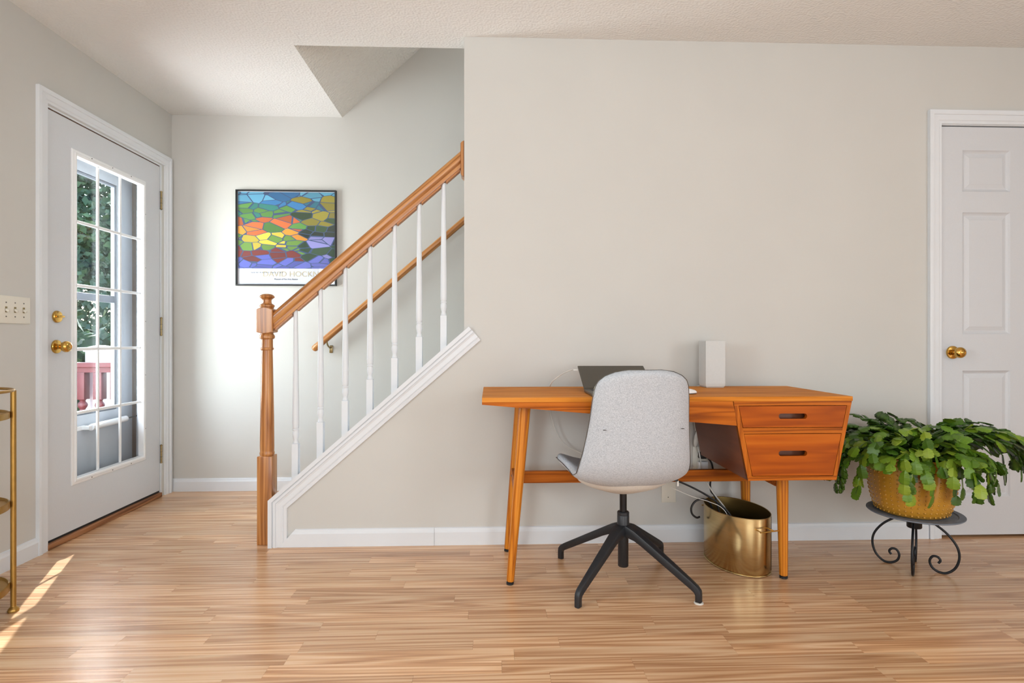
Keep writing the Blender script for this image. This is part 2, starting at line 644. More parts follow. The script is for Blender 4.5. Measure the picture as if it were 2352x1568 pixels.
def miter_sweep(bm, path, prof, to3, closed=False):
    """Sweep prof [(offset to the right of travel, protrusion)] along a 2-D path with mitred corners. to3(p2, protrusion) -> 3-D."""
    P = [Vector(p) for p in path]
    n = len(P)
    rows = []
    for i in range(n):
        d0 = (P[i] - P[i - 1]).normalized() if (i > 0 or closed) else None
        d1 = (P[(i + 1) % n] - P[i]).normalized() if (i < n - 1 or closed) else None
        if d0 is None:
            d0 = d1
        if d1 is None:
            d1 = d0
        n0 = Vector((d0.y, -d0.x))
        n1 = Vector((d1.y, -d1.x))
        m = (n0 + n1).normalized()
        k = 1 / max(0.2, m.dot(n0))
        rows.append([bm.verts.new(to3(P[i] + m * (o * k), h)) for o, h in prof])
    rng = range(n) if closed else range(n - 1)
    for i in rng:
        a, b = rows[i], rows[(i + 1) % n]
        for j in range(len(prof) - 1):
            bm.faces.new((a[j], a[j + 1], b[j + 1], b[j]))
    if not closed:
        bm.faces.new(rows[0])
        bm.faces.new(rows[-1][::-1])


def dir_mtx(loc, d):
    """Matrix that takes local +Z to direction d at loc."""
    q = Vector(d).to_track_quat('Z', 'Y')
    return Matrix.Translation(Vector(loc)) @ q.to_matrix().to_4x4()


def single(name, bm, mat, label, cat, group=None, smooth=False):
    return tag(obj(name, bm, mat, None, smooth), label, cat, group)


def struct(name, bm, mat, label=None, smooth=False, parent=None):
    return tag(obj(name, bm, mat, parent, smooth), label, kind='structure')


rnd = random.Random(11)

# ------------------------------------------------------------------ room shell
XR, YR, ZC = 4.0, -3.0, 2.44
D1Y0, D1Y1, D1Z = 2.722, 3.666, 2.078           # exterior door opening in wall_left
D2X0, D2X1, D2Z = 2.238, 3.051, 2.042           # closet door opening in wall_front

b = BM()
WX0, WX1 = XL - 0.15, XL
box(b, WX0, WX1, YR - 0.15, -0.05, 0, ZC)
box(b, WX0, WX1, 0.95, D1Y0, 0, ZC)
box(b, WX0, WX1, -0.05, 0.95, 0, 0.78)
box(b, WX0, WX1, -0.05, 0.95, 2.10, ZC)
box(b, WX0, WX1, D1Y0, D1Y1, D1Z, ZC)
box(b, WX0, WX1, D1Y1, YB + 0.12, 0, ZC)
struct('wall_left', b, 'wall_paint', 'beige painted side wall holding the glazed white entry door')

b = BM()
box(b, XL, 1.7, YB, YB + 0.12, 0, 5.0)
struct('wall_back', b, 'wall_paint', 'pale beige wall behind the staircase')

SL = 0.868                                       # pitch of the stairs
TX0, TZ0, TX1, TZ1 = -1.050, 0.224, -0.104, 1.046
XE = -0.127
b = BM()
YW1 = YF + 0.112
prism(b, [(XE, 0), (D2X0 - 0.02, 0), (D2X0 - 0.02, D2Z + 0.02), (D2X1 + 0.02, D2Z + 0.02), (D2X1 + 0.02, 0), (XR + 0.12, 0), (XR + 0.12, ZC), (XE, ZC)], 'Y', YF, YW1)
prism(b, [(-1.042, 0), (XE, 0), (XE, TZ0 - 0.015 + SL * (XE - TX0)), (-1.042, TZ0 - 0.008)], 'Y', YF, YW1)
box(b, -1.2, XR, YF, YW1, ZC + 0.12, 5.0)
box(b, 2.1, 3.3, 3.3, 3.36, 0, ZC)  # unseen closet box behind door_2, added to stop sky light leaking under it
box(b, 2.04, 2.1, YW1, 3.36, 0, ZC)
box(b, 3.3, 3.36, YW1, 3.36, 0, ZC)
box(b, 2.04, 3.36, YW1, 3.36, ZC, ZC + 0.05)
struct('wall_front', b, 'wall_paint', 'wide pale beige wall behind the desk')

b = BM()
box(b, XR, XR + 0.12, YR, YF, 0, ZC)
struct('wall_right', b, 'wall_paint', 'beige wall on the right')
b = BM()
box(b, XL, XR, YR - 0.12, YR, 0, ZC)
struct('wall_rear', b, 'wall_paint', 'beige wall opposite the desk')
b = BM()
box(b, 1.7, 1.82, YW1, YB + 0.12, 0, 5.0)
struct('wall_stairwell', b, 'wall_paint', 'end wall of the stairwell')

b = BM()
box(b, WX0, XR + 0.12, YR - 0.12, YW1, ZC, ZC + 0.12)
box(b, WX0, -0.973, YW1, YB + 0.12, ZC, ZC + 0.12)
struct('ceiling', b, 'ceiling_paint', 'white textured ceiling with an opening over the stairs')
b = BM()
zt = ZC + 0.9 * (1.7 + 0.973)
prism(b, [(-0.973, ZC), (1.7, zt), (1.7, zt + 0.15), (-0.973, ZC + 0.15)], 'Y', YW1, YB)
struct('ceiling_soffit', b, 'soffit_paint', 'sloping textured soffit over the stairs')

# ---- floor: printed oak strips laid along X
b = BM()
box(b, WX0, XR + 0.1, YR - 0.1, YB + 0.1, -0.08, -0.0065)
floor = struct('floor', b, 'subfloor_dark', 'laminate oak strip floor')
SW = 0.0655
plank_mesh = {}
LENS = (0.28, 0.40, 0.55, 0.70, 0.90, 1.15)
CUT = {}


def plank_me(L):
    key = round(L, 3)
    if key not in plank_mesh:
        bm = BM()
        box(bm, 0, L - 0.0005, 0, SW - 0.0004, -0.006, 0)
        me = bpy.data.meshes.new('plank')
        bm.to_mesh(me)
        bm.free()
        me.materials.append(MATS['plank_oak'])
        plank_mesh[key] = me
    return plank_mesh[key]


cnt = 0
rest = BM()
row = 0
y = YB - SW
while y > YR:
    x = XL - rnd.random() * 0.5
    near = y > 1.50
    xend = XR if y < YF else (3.3 if y < 3.3 else 1.7)
    while x < xend:
        L = rnd.choice(LENS)
        x0, x1 = max(x, XL), min(x + L, xend)
        zc = ((x0 + x1) / 2) * math.sin(YAW) + y
        seen = near and x0 < 0.93 * zc + 0.1 and x1 > -0.93 * zc - 0.1
        if y > YF - 0.02 and x0 > -0.9:
            seen = False
        if x1 - x0 > 0.03:
            if seen and cnt < 300:
                o = bpy.data.objects.new('plank', plank_me(x1 - x0))
                link(o, floor, (x0, y, 0))
                cnt += 1
            else:
                box(rest, x0, x1 - 0.0005, y, y + SW - 0.0004, -0.006, 0)
        x += L
    y -= SW
    row += 1
obj('plank_remainder', rest, 'plank_oak', floor, kind='stuff', origin=(0, 0, 0))

# ---- baseboards
BBP = [(0.0, 0.0), (0.0, 0.013), (0.062, 0.013), (0.070, 0.009), (0.080, 0.006), (0.083, 0.0)]


def baseboard(name, p0, p1, n, label, cut0=0.0, cut1=0.0):
    """Board along a wall from p0 to p1 (xy); n = room-side normal; cut = mitre lengths at the top."""
    bm = BM()
    d = (Vector(p1) - Vector(p0)).normalized()
    n = Vector(n)
    rows = []
    for base, cut, sgn in ((Vector(p0), cut0, 1), (Vector(p1), cut1, -1)):
        rows.append([bm.verts.new((*(base + n * (h + 0.0) + d * (sgn * cut * z / 0.083)), z)) for z, h in BBP])
    for j in range(len(BBP) - 1):
        bm.faces.new((rows[0][j], rows[0][j + 1], rows[1][j + 1], rows[1][j]))
    bm.faces.new(rows[0])
    bm.faces.new(rows[1])
    bm.faces.new((rows[0][0], rows[1][0], rows[1][-1], rows[0][-1]))
    return struct(name, bm, 'trim_white', label)


baseboard('baseboard_left', (XL, -3), (XL, 2.672), (1, 0), 'white baseboard left of the entry door')
baseboard('baseboard_back', (XL, YB), (-0.9, YB), (0, -1), 'white baseboard along the wall under the poster')
bf = baseboard('baseboard_front', (-1.002, YF), (-0.2695, YF), (0, -1), 'short white baseboard under the stair trim', cut0=0.075)
baseboard('baseboard_front', (-0.2685, YF), (2.163, YF), (0, -1), 'long white baseboard behind the desk')
baseboard('baseboard_right', (XR, -3), (XR, YF), (-1, 0), 'white baseboard on the right wall')

# ---- stair trim and cap on the knee wall
TP = [(0.0, -0.115), (0.0, 0.022), (0.018, 0.022), (0.0185, 0.013), (0.0225, 0.013), (0.0228, 0.017), (0.034, 0.017), (0.0345, 0.0145), (0.036, 0.0165),
      (0.044, 0.0125), (0.054, 0.0115), (0.064, 0.0135), (0.068, 0.0115), (0.0690, 0.010), (0.0715, 0.0125), (0.085, 0.0105), (0.086, 0.0)]
TPF = [(0.0, 0.0)] + TP[1:]


def to_front(p, h):
    return (p.x, YF - h, p.y)


tr = empty('trim_1', (-1.05, YF, 0), 'white moulded trim climbing the knee wall beside the stairs', kind='structure')
b = BM()
miter_sweep(b, [(TX0, 0.0), (TX0, TZ0), (TX1, TZ1)], TPF, to_front)
obj('moulding', b, 'trim_white', tr, smooth=20)
b = BM()
ang = math.atan(SL)
cd = Vector((math.cos(ang), math.sin(ang)))
cn = Vector((math.sin(ang), -math.cos(ang)))
p0, p1 = Vector((TX0, TZ0)), Vector((XE - 0.002, TZ0 + SL * (XE - 0.002 - TX0)))
q1 = p1 + Vector((0, -0.02 / math.cos(ang)))
prism(b, [p0, p1, q1, p0 + Vector((0.0, -0.02 / math.cos(ang)))], 'Y', YF - 0.0005, YW1 + 0.02)
obj('wall_cap', b, 'trim_white', tr)

# ---- staircase (mostly behind the knee wall)
st = empty('staircase', (-1.0, 3.3, 0), 'straight flight of grey carpeted stairs rising behind the knee wall', kind='structure')
for i in range(11):
    x0 = -1.04 + 0.228 * i
    b = BM()
    box(b, x0 - 0.012, x0 + 0.24, YW1 + 0.001, YB - 0.002, 0.198 * (i + 1) - 0.03, 0.198 * (i + 1), bev=0.006)
    obj('tread', b, 'carpet_grey', st)
    b = BM()
    box(b, x0 + 0.005, x0 + 0.02, YW1 + 0.001, YB - 0.002, 0.198 * i, 0.198 * (i + 1) - 0.03)
    obj('riser', b, 'carpet_grey', st)

# ------------------------------------------------------------------ door_1: glazed entry door in wall_left
DS0, DS1, DZ0, DZ1 = 2.736, 3.651, 0.040, 2.064
DX = XL - 0.004                                   # room face of the slab
d1 = empty('door_1', (DX, (DS0 + DS1) / 2, 0), 'white entry door with a fifteen-pane glass light and brass hardware', kind='structure')


def to_left(p, h):
    return (XL + h, p.x, p.y)


CP = [(0.0, 0.0), (0.0, 0.017), (0.010, 0.019), (0.020, 0.017), (0.022, 0.013), (0.046, 0.012), (0.050, 0.0085), (0.062, 0.008), (0.064, 0.0)]
b = BM()
miter_sweep(b, [(2.672, 0), (2.672, 2.146), (3.757, 2.146), (3.757, 0)], CP, to_left)
obj('casing', b, 'trim_white', d1, smooth=25)
b = BM()
JT = 0.012
box(b, XL - 0.15, XL, DS0 - 0.014, DS0 - 0.004, 0, D1Z)
box(b, XL - 0.15, XL, DS1 + 0.004, DS1 + 0.0145, 0, D1Z)
box(b, XL - 0.15, XL, DS0 - 0.004, DS1 + 0.004, DZ1 + 0.006, D1Z - 0.0005)
box(b, XL - 0.062, XL - 0.05, DS0 - 0.004, DS0 + 0.010, 0.03, DZ1 + 0.006)
box(b, XL - 0.062, XL - 0.05, DS1 - 0.010, DS1 + 0.004, 0.03, DZ1 + 0.006)
obj('jamb', b, 'trim_white', d1)
OY0, OY1, OZ0, OZ1 = 2.925, 3.472, 0.292, 1.900   # clear glass opening
b = BM()
SX0, SX1 = DX - 0.044, DX
SC = 0.024                                        # cut-out clearance hidden by the lite frame
box(b, SX0, SX1, DS0, OY0 - SC, DZ0, DZ1)
box(b, SX0, SX1, OY1 + SC, DS1, DZ0, DZ1)
box(b, SX0, SX1, OY0 - SC, OY1 + SC, DZ0, OZ0 - SC)
box(b, SX0, SX1, OY0 - SC, OY1 + SC, OZ1 + SC, DZ1)
obj('door_slab', b, 'door_white', d1)
b = BM()
LP = [(-0.030, -0.004), (-0.030, 0.004), (-0.024, 0.0075), (-0.016, 0.0085), (-0.013, 0.0115), (-0.004, 0.0115), (0.0, 0.009), (0.001, -0.0215), (-0.022, -0.0215), (-0.022, -0.004)]


def to_slab(p, h):
    return (DX + h, p.x, p.y)


# inner edge is the reference path; travel so that 'right' points into the glass
miter_sweep(b, [(OY0, OZ0), (OY0, OZ1), (OY1, OZ1), (OY1, OZ0)], LP, to_slab, closed=True)
lf = obj('lite_frame', b, 'pvc_white', d1, smooth=25)
scr = None
spots = [(OY0 + 0.54 * k, z) for k in (0.2, 0.5, 0.8) for z in (OZ0 - 0.020, OZ1 + 0.020)] + [(y_, OZ0 + 1.6 * k) for k in (0.1, 0.3, 0.5, 0.7, 0.9) for y_ in (OY1 + 0.020,)]
for (y_, z_) in spots:
    if scr is None:
        b = BM()
        lathe(b, [(0.003, 0), (0.003, 0.0012), (0.0015, 0.0018)], n=8, mtx=dir_mtx((DX + 0.0075, y_, z_), (1, 0, 0)))
        scr = obj('screw', b, 'screw_dark', lf, origin=(DX + 0.0075, y_, z_))
    else:
        copy_obj(scr, (DX + 0.0075, y_, z_), lf)
GX = DX - 0.022
cw, ch = (OY1 - OY0) / 3, (OZ1 - OZ0) / 5
for i in (1, 2):
    b = BM()
    box(b, GX + 0.004, GX + 0.014, OY0 + cw * i - 0.008, OY0 + cw * i + 0.008, OZ0, OZ1, bev=0.004)
    obj('grille_bar', b, 'pvc_white', d1, smooth=True)
for i in range(1, 5):
    b = BM()
    box(b, GX + 0.003, GX + 0.013, OY0, OY1, OZ0 + ch * i - 0.008, OZ0 + ch * i + 0.008, bev=0.004)
    obj('grille_bar', b, 'pvc_white', d1, smooth=True)
b = BM()
box(b, 0, 0.004, 0, cw, 0, ch)
pane0 = None
for i in range(3):
    for j in range(5):
        loc = (GX - 0.004, OY0 + cw * i, OZ0 + ch * j)
        if pane0 is None:
            pane0 = obj('pane', b, 'pane_glass', d1, origin=(0, 0, 0))
            pane0.location = Vector(loc) - wpos(d1)
            WORG[pane0.name] = Vector(loc)
        else:
            copy_obj(pane0, loc, d1)
# hinges
for zc in (1.856, 1.065, 0.267):
    b = BM()
    lathe(b, [(0.0062, -0.05), (0.0062, 0.05)], XL + 0.003, DS1 + 0.006, zc, n=10)
    h = obj('hinge', b, 'brass_worn', d1, smooth=True)
    for s in (-1, 1):
        b = BM()
        lathe(b, [(0.0066, 0), (0.0076, 0.002), (0.0076, 0.006), (0.003, 0.009)], n=10, mtx=dir_mtx((XL + 0.003, DS1 + 0.006, zc + s * 0.05), (0, 0, s)))
        obj('finial', b, 'brass_worn', h, smooth=True)
    for zz in (-0.018, 0.014):
        b = BM()
        lathe(b, [(0.0069, -0.001), (0.0069, 0.001)], XL + 0.003, DS1 + 0.006, zc + zz, n=10)
        obj('knuckle_ring', b, 'screw_dark', h)


def knob(parent, loc, d, r=0.027, stretch=1.0):
    b = BM()
    lathe(b, [(0.0325, 0), (0.0325, 0.004), (0.030, 0.008), (0.020, 0.011), (0.013, 0.013)], n=28, mtx=dir_mtx(loc, d))
    rose = obj('door_knob', b, 'brass_bright', parent, smooth=True)
    b = BM()
    lathe(b, [(0.013, 0.010), (0.0105, 0.016), (0.0105, 0.024), (0.014, 0.029), (0.022, 0.034), (0.0265, 0.043), (0.0265, 0.052), (0.023, 0.059), (0.015, 0.063), (0.0145, 0.061)], n=28, mtx=dir_mtx(loc, d))
    obj('grip', b, 'brass_bright', rose, smooth=True)
    b = BM()
    lathe(b, [(0.0145, 0.060), (0.0145, 0.0615), (0.008, 0.0635), (0.004, 0.0665), (0.003, 0.067)], n=16, mtx=dir_mtx(loc, d))
    obj('turn_button', b, 'brass_bright', rose, smooth=True)
    return rose


knob(d1, (DX, 2.800, 0.950), (1, 0, 0))
b = BM()
lathe(b, [(0.029, 0), (0.029, 0.005), (0.026, 0.010), (0.014, 0.013), (0.010, 0.013)], n=28, mtx=dir_mtx((DX, 2.803, 1.093), (1, 0, 0)))
db = obj('deadbolt', b, 'brass_bright', d1, smooth=True)
b = BM()
box(b, DX + 0.010, DX + 0.026, 2.803 - 0.020, 2.803 + 0.020, 1.093 - 0.005, 1.093 + 0.006, bev=0.0035)
obj('thumb_turn', b, 'brass_bright', db, smooth=True)
b = BM()
box(b, XL - 0.15, XL + 0.012, DS0 - 0.003, DS1 + 0.003, 0.0005, 0.028, bev=0.004)
obj('threshold', b, 'threshold_wood', d1)
b = BM()
box(b, SX0 + 0.002, SX1 - 0.002, DS0 + 0.002, DS1 - 0.002, 0.0285, 0.0405)
obj('door_sweep', b, 'black_rubber', d1)
b = BM()
box(b, SX0 + 0.002, DX - 0.002, DS0, DS1, DZ1 + 0.0005, DZ1 + 0.0055)
obj('weather_strip', b, 'subfloor_dark', d1)

# ------------------------------------------------------------------ door_2: six-panel door in wall_front
d2 = empty('door_2', ((D2X0 + D2X1) / 2, YF, 0), 'white six-panel interior door with a round brass knob', kind='structure')
b = BM()
miter_sweep(b, [(2.166, 0.0), (2.166, 2.118), (D2X1 + 0.072, 2.118), (D2X1 + 0.072, 0.0)], [(o * 1.05, h * 1.1) for o, h in CP], to_front)
obj('casing', b, 'trim_white', d2, smooth=25)
b = BM()
box(b, D2X0 - 0.019, D2X0 - 0.003, YF - 0.0005, YW1, 0, D2Z + 0.019)
box(b, D2X1 + 0.003, D2X1 + 0.019, YF - 0.0005, YW1, 0, D2Z + 0.019)
box(b, D2X0 - 0.003, D2X1 + 0.003, YF - 0.0005, YW1, D2Z + 0.006, D2Z + 0.019)
box(b, D2X0 - 0.003, D2X1 + 0.003, YF + 0.045, YF + 0.06, D2Z - 0.008, D2Z + 0.006)
obj('jamb', b, 'trim_white', d2)
PX = ((2.348, 2.594), (2.695, 2.941))
PZ = ((0.201, 0.829), (1.011, 1.617), (1.721, 1.927))
b = BM()
fy = YF + 0.004
zs = [0.012] + [z for p in PZ for z in p] + [D2Z]
box(b, D2X0, PX[0][0], fy, fy + 0.034, 0.012, D2Z)
box(b, PX[0][1], PX[1][0], fy, fy + 0.034, 0.012, D2Z)
box(b, PX[1][1], D2X1, fy, fy + 0.034, 0.012, D2Z)
for z0, z1 in ((zs[0], zs[1]), (zs[2], zs[3]), (zs[4], zs[5]), (zs[6], zs[7])):
    for x0, x1 in PX:
        box(b, x0, x1, fy, fy + 0.034, z0, z1)
obj('door_slab', b, 'door_white', d2)
for x0, x1 in PX:
    for z0, z1 in PZ:
        b = BM()
        rows = []
        for o, h in ((0.0, 0.0), (0.006, 0.006), (0.014, 0.011), (0.017, 0.011), (0.038, 0.004), (0.040, 0.004)):
            rows.append([b.verts.new(p) for p in ((x0 + o, fy + h, z0 + o), (x1 - o, fy + h, z0 + o), (x1 - o, fy + h, z1 - o), (x0 + o, fy + h, z1 - o))])
        for r0, r1 in zip(rows, rows[1:]):
            for i in range(4):
                b.faces.new((r0[i], r0[(i + 1) % 4], r1[(i + 1) % 4], r1[i]))
        b.faces.new(rows[-1])
        obj('panel', b, 'door_white', d2)
knob(d2, (2.296, fy, 0.920), (0, -1, 0))
b = BM()
box(b, D2X0 - 0.004, D2X0 - 0.0005, fy - 0.001, fy + 0.004, 0.89, 0.95)
obj('strike_plate', b, 'brass_bright', d2)

# ------------------------------------------------------------------ window_1 in wall_left and its curtains, windows behind the camera
w1 = empty('window_1', (XL, 0.45, 0.78), 'white framed window beside the viewer', kind='structure')
b = BM()
miter_sweep(b, [(-0.12, 0.71), (-0.12, 2.17), (1.02, 2.17), (1.02, 0.71)], CP, to_left, closed=True)
obj('window_frame', b, 'trim_white', w1)
b = BM()
box(b, XL - 0.08, XL - 0.074, -0.05, 0.95, 0.78, 2.10)
obj('pane', b, 'curtain_cloth', w1)


def curtain(y0, y1, label):
    bm = BM()
    n = 60
    a, c = [], []
    for i in range(n + 1):
        t = i / n
        yy = y0 + (y1 - y0) * t
        xx = XL + 0.075 + 0.022 * math.sin(t * (y1 - y0) * 70)
        a.append((bm.verts.new((xx, yy, 0.45)), bm.verts.new((xx, yy, 2.2))))
        c.append((bm.verts.new((xx - 0.003, yy, 0.45)), bm.verts.new((xx - 0.003, yy, 2.2))))
    for L_ in (a, c):
        for p, q in zip(L_, L_[1:]):
            bm.faces.new((p[0], q[0], q[1], p[1]))
    for k in (0, 1):
        for i in range(n):
            bm.faces.new((a[i][k], a[i + 1][k], c[i + 1][k], c[i][k]))
    single('curtain', bm, 'curtain_cloth', label, 'curtain', 'curtains of the side window', smooth='all')


curtain(0.86, 1.22, 'pleated cream curtain on the side of the window towards the entry door')
curtain(-0.32, 0.04, 'pleated cream curtain on the side of the window away from the entry door')
b = BM()
tube(b, [(XL + 0.075, -0.42, 2.21), (XL + 0.075, 1.32, 2.21)], 0.010, 10)
single('curtain_rod', b, 'black_steel', 'dark rod carrying the cream curtains', 'curtain rod')
for i, (c0, c1, wx, name) in enumerate((((-1.83, 0.32), (1.23, 2.28), YR, 'window_2'),)):
    b = BM()
    miter_sweep(b, [(c0[0], c0[1]), (c0[0], c1[1]), (c1[0], c1[1]), (c1[0], c0[1])], CP, lambda p, h: (p.x, YR + h, p.y), closed=True)
    struct(name, b, 'trim_white', 'wide white window frame in the wall opposite the desk')
b = BM()
miter_sweep(b, [(-2.83, 0.32), (-2.83, 2.28), (-0.77, 2.28), (-0.77, 0.32)], CP, lambda p, h: (XR - h, p.x, p.y), closed=True)
struct('window_3', b, 'trim_white', 'white window frame in the right wall')

# ------------------------------------------------------------------ light switch
sw = empty('light_switch', (XL, 2.552, 1.053), 'ivory triple light switch plate on the wall left of the entry door', 'light switch')
b = BM()
box(b, XL, XL + 0.006, 2.470, 2.636, 1.053, 1.172, bev=0.0028)
obj('plate', b, 'switch_ivory', sw, smooth=True)
for k in range(3):
    yy = 2.553 + (k - 1) * 0.046
    b = BM()
    box(b, -0.001, 0.016, -0.0045, 0.0045, -0.005, 0.005, bev=0.0015, mtx=Matrix.Translation((XL + 0.005, yy, 1.1125)) @ Matrix.Rotation(R(28), 4, 'Y'))
    t = obj('toggle', b, 'switch_ivory', sw, smooth=True)
    b = BM()
    box(b, XL + 0.0058, XL + 0.0066, yy - 0.0055, yy + 0.0055, 1.100, 1.125)
    obj('slot', b, 'brass_worn', t)
    for dz in (-0.030, 0.030):
        b = BM()
        lathe(b, [(0.0032, 0), (0.0028, 0.0014)], n=10, mtx=dir_mtx((XL + 0.0058, yy, 1.1125 + dz), (1, 0, 0)))
        obj('screw', b, 'screw_steel', sw)

# ------------------------------------------------------------------ gold three-tier stand at the left edge
gx, gy, gr = -1.862, 2.018, 0.166
gs = empty('tiered_stand', (gx, gy, 0), 'round gold metal three-tier stand at the left edge beside the wall', 'stand')
for zt_, nm in ((0.100, 'shelf'), (0.393, 'shelf'), (0.716, 'shelf')):
    b = BM()
    lathe(b, [(0.001, -0.002), (gr - 0.004, -0.002), (gr, -0.014), (gr + 0.002, -0.014), (gr + 0.002, 0.008), (gr - 0.003, 0.010), (gr - 0.006, 0.002), (0.001, 0.002)], gx, gy, zt_, n=64)
    obj(nm, b, 'gold_paint', gs, smooth=True)
b = BM()
ring = [(gx + (gr + 0.011) * math.cos(2 * PI * k / 64), gy + (gr + 0.011) * math.sin(2 * PI * k / 64), 0.802) for k in range(65)]
tube(b, ring, 0.0052, 8)
obj('top_ring', b, 'gold_paint', gs, smooth=True)
for k in range(3):
    a = R(41 + 120 * k)
    px, py = gx + (gr + 0.0105) * math.cos(a), gy + (gr + 0.0105) * math.sin(a)
    b = BM()
    tube(b, [(px, py, 0.012), (px, py, 0.800)], 0.0088, 12)
    p = obj('post', b, 'gold_paint', gs, smooth=True)
    b = BM()
    lathe(b, [(0.017, 0), (0.018, 0.005), (0.015, 0.012), (0.009, 0.018), (0.0085, 0.024)], px, py, 0, n=16)
    obj('foot', b, 'gold_paint', p, smooth=True)

# ------------------------------------------------------------------ framed poster
po = empty('framed_poster', (-1.330, YB, 1.334), 'black framed landscape poster on the wall above the stairs', 'poster')
PX0, PX1, PZ0, PZ1 = -1.652, -1.007, 1.334, 1.956
b = BM()
miter_sweep(b, [(PX0, PZ0), (PX0, PZ1), (PX1, PZ1), (PX1, PZ0)], [(0, 0.001), (0, 0.022), (0.002, 0.024), (0.0075, 0.024), (0.009, 0.022), (0.009, 0.008)], lambda p, h: (p.x, YB - h, p.y), closed=True)
obj('frame', b, 'frame_black', po)
b = BM()
box(b, PX0 + 0.007, PX1 - 0.007, YB - 0.010, YB - 0.002, PZ0 + 0.007, PZ1 - 0.007)
obj('paper', b, 'poster_paper', po)
b = BM()
box(b, PX0 + 0.012, PX1 - 0.012, YB - 0.0112, YB - 0.0101, PZ0 + 0.112, PZ1 - 0.013)
obj('print', b, 'poster_print', po)


def split_letters(bm, mat, parent):
    left = set(bm.faces)
    while left:
        st_ = [next(iter(left))]
        isl = set(st_)
        while st_:
            f_ = st_.pop()
            for v in f_.verts:
                for g in v.link_faces:
                    if g not in isl:
                        isl.add(g)
                        st_.append(g)
        left -= isl
        nb = BM()
        mp_ = {}
        for f_ in isl:
            for v in f_.verts:
                if v not in mp_:
                    mp_[v] = nb.verts.new(v.co)
            nb.faces.new([mp_[v] for v in f_.verts])
        geo = bmesh.ops.extrude_face_region(nb, geom=nb.faces[:])
        bmesh.ops.translate(nb, verts=[g for g in geo['geom'] if isinstance(g, bmesh.types.BMVert)], vec=(0, 0.0010, 0))
        obj('letter', nb, mat, parent)
    bm.free()


def text_obj(name, s, size, x, z, mat, parent, y=YB - 0.0113, align='LEFT', space=1.0, width=None, split=False):
    cu = bpy.data.curves.new(name, 'FONT')
    cu.body = s
    cu.size = size
    cu.space_character = space
    cu.align_x = align
    t = bpy.data.objects.new(name, cu)
    C.objects.link(t)
    dg = bpy.context.evaluated_depsgraph_get()
    dg.update()
    me = bpy.data.meshes.new_from_object(t.evaluated_get(dg))
    bpy.data.objects.remove(t)
    bm = BM()
    bm.from_mesh(me)
    bmesh.ops.transform(bm, matrix=Matrix.Translation((x, y, z)) @ Matrix.Rotation(PI / 2, 4, 'X'), verts=bm.verts)
    if width:
        xs = [v.co.x for v in bm.verts]
        k = width / (max(xs) - min(xs))
        for v in bm.verts:
            v.co.x = min(xs) + (v.co.x - min(xs)) * k
    if split:
        return split_letters(bm, mat, parent)
    geo = bmesh.ops.extrude_face_region(bm, geom=bm.faces[:])
    bmesh.ops.translate(bm, verts=[g for g in geo['geom'] if isinstance(g, bmesh.types.BMVert)], vec=(0, 0.0010, 0))
    return obj(name, bm, mat, parent)


text_obj('poster_title', 'DAVID HOCKNEY', 0.049, -1.483, PZ0 + 0.060, 'ink_gold', po, width=0.415, split=True)
tag_stuff = text_obj('poster_small_title', 'N E W  P A I N T I N G S  B Y', 0.0095, -1.556, PZ0 + 0.082, 'ink_grey', po, y=YB - 0.0118, width=0.205)
text_obj('poster_caption', 'Museum of Fine Arts, Boston', 0.0145, -1.408, PZ0 + 0.038, 'ink_grey', po, width=0.150)
b = BM()
box(b, PX0 + 0.012, PX0 + 0.182, YB - 0.0104, YB - 0.0099, PZ0 + 0.0195, PZ0 + 0.0208)
obj('imprint_line', b, 'ink_gold', po)

# ------------------------------------------------------------------ stair railing
YRL = 2.806
sr = empty('stair_railing', (-1.082, YRL, 0), 'oak newel post and handrail with white turned balusters along the stairs', 'railing')
nx, hw = -1.082, 0.0355
b = BM()
box(b, nx - hw, nx + hw, YRL - hw, YRL + hw, 0.0, 0.424, bev=0.003)
lathe(b, [(0.030, 0.42), (0.0335, 0.428), (0.0345, 0.436), (0.032, 0.444), (0.0325, 0.450), (0.033, 0.47), (0.0315, 0.60), (0.0285, 0.78), (0.0255, 0.925), (0.0255, 0.932), (0.030, 0.936), (0.0305, 0.942),
          (0.027, 0.946), (0.0262, 0.96), (0.0262, 0.985), (0.034, 0.990), (0.0355, 0.998), (0.033, 1.006), (0.028, 1.012), (0.030, 1.02)], nx, YRL, 0, n=32)
newel = obj('newel_post', b, 'post_oak', sr, smooth=30)
# upper block with arched shoulders
b = BM()
arch = [(-0.038, 1.020)] + [(-0.038 + 0.076 * k / 8, 1.020 - 0.007 * math.sin(PI * k / 8)) for k in range(1, 8)] + [(0.038, 1.020), (0.038, 1.128)] + \
       [(0.038 - 0.076 * k / 8, 1.128 + 0.011 * math.sin(PI * k / 8)) for k in range(1, 8)] + [(-0.038, 1.128)]
prism(b, [(nx + p[0], p[1]) for p in arch], 'Y', YRL - 0.038, YRL + 0.038, bev=0.0025, seg=1)
obj('newel_block', b, 'post_oak', newel)
b = BM()
lathe(b, [(0.030, 1.130), (0.031, 1.140), (0.034, 1.143), (0.0345, 1.149), (0.030, 1.153), (0.0225, 1.158), (0.0195, 1.166), (0.0205, 1.176), (0.028, 1.183), (0.0335, 1.187), (0.0345, 1.191), (0.031, 1.197), (0.022, 1.2025), (0.010, 1.205), (0.002, 1.2055)], nx, YRL, 0, n=32)
obj('newel_cap', b, 'post_oak', newel, smooth=30)
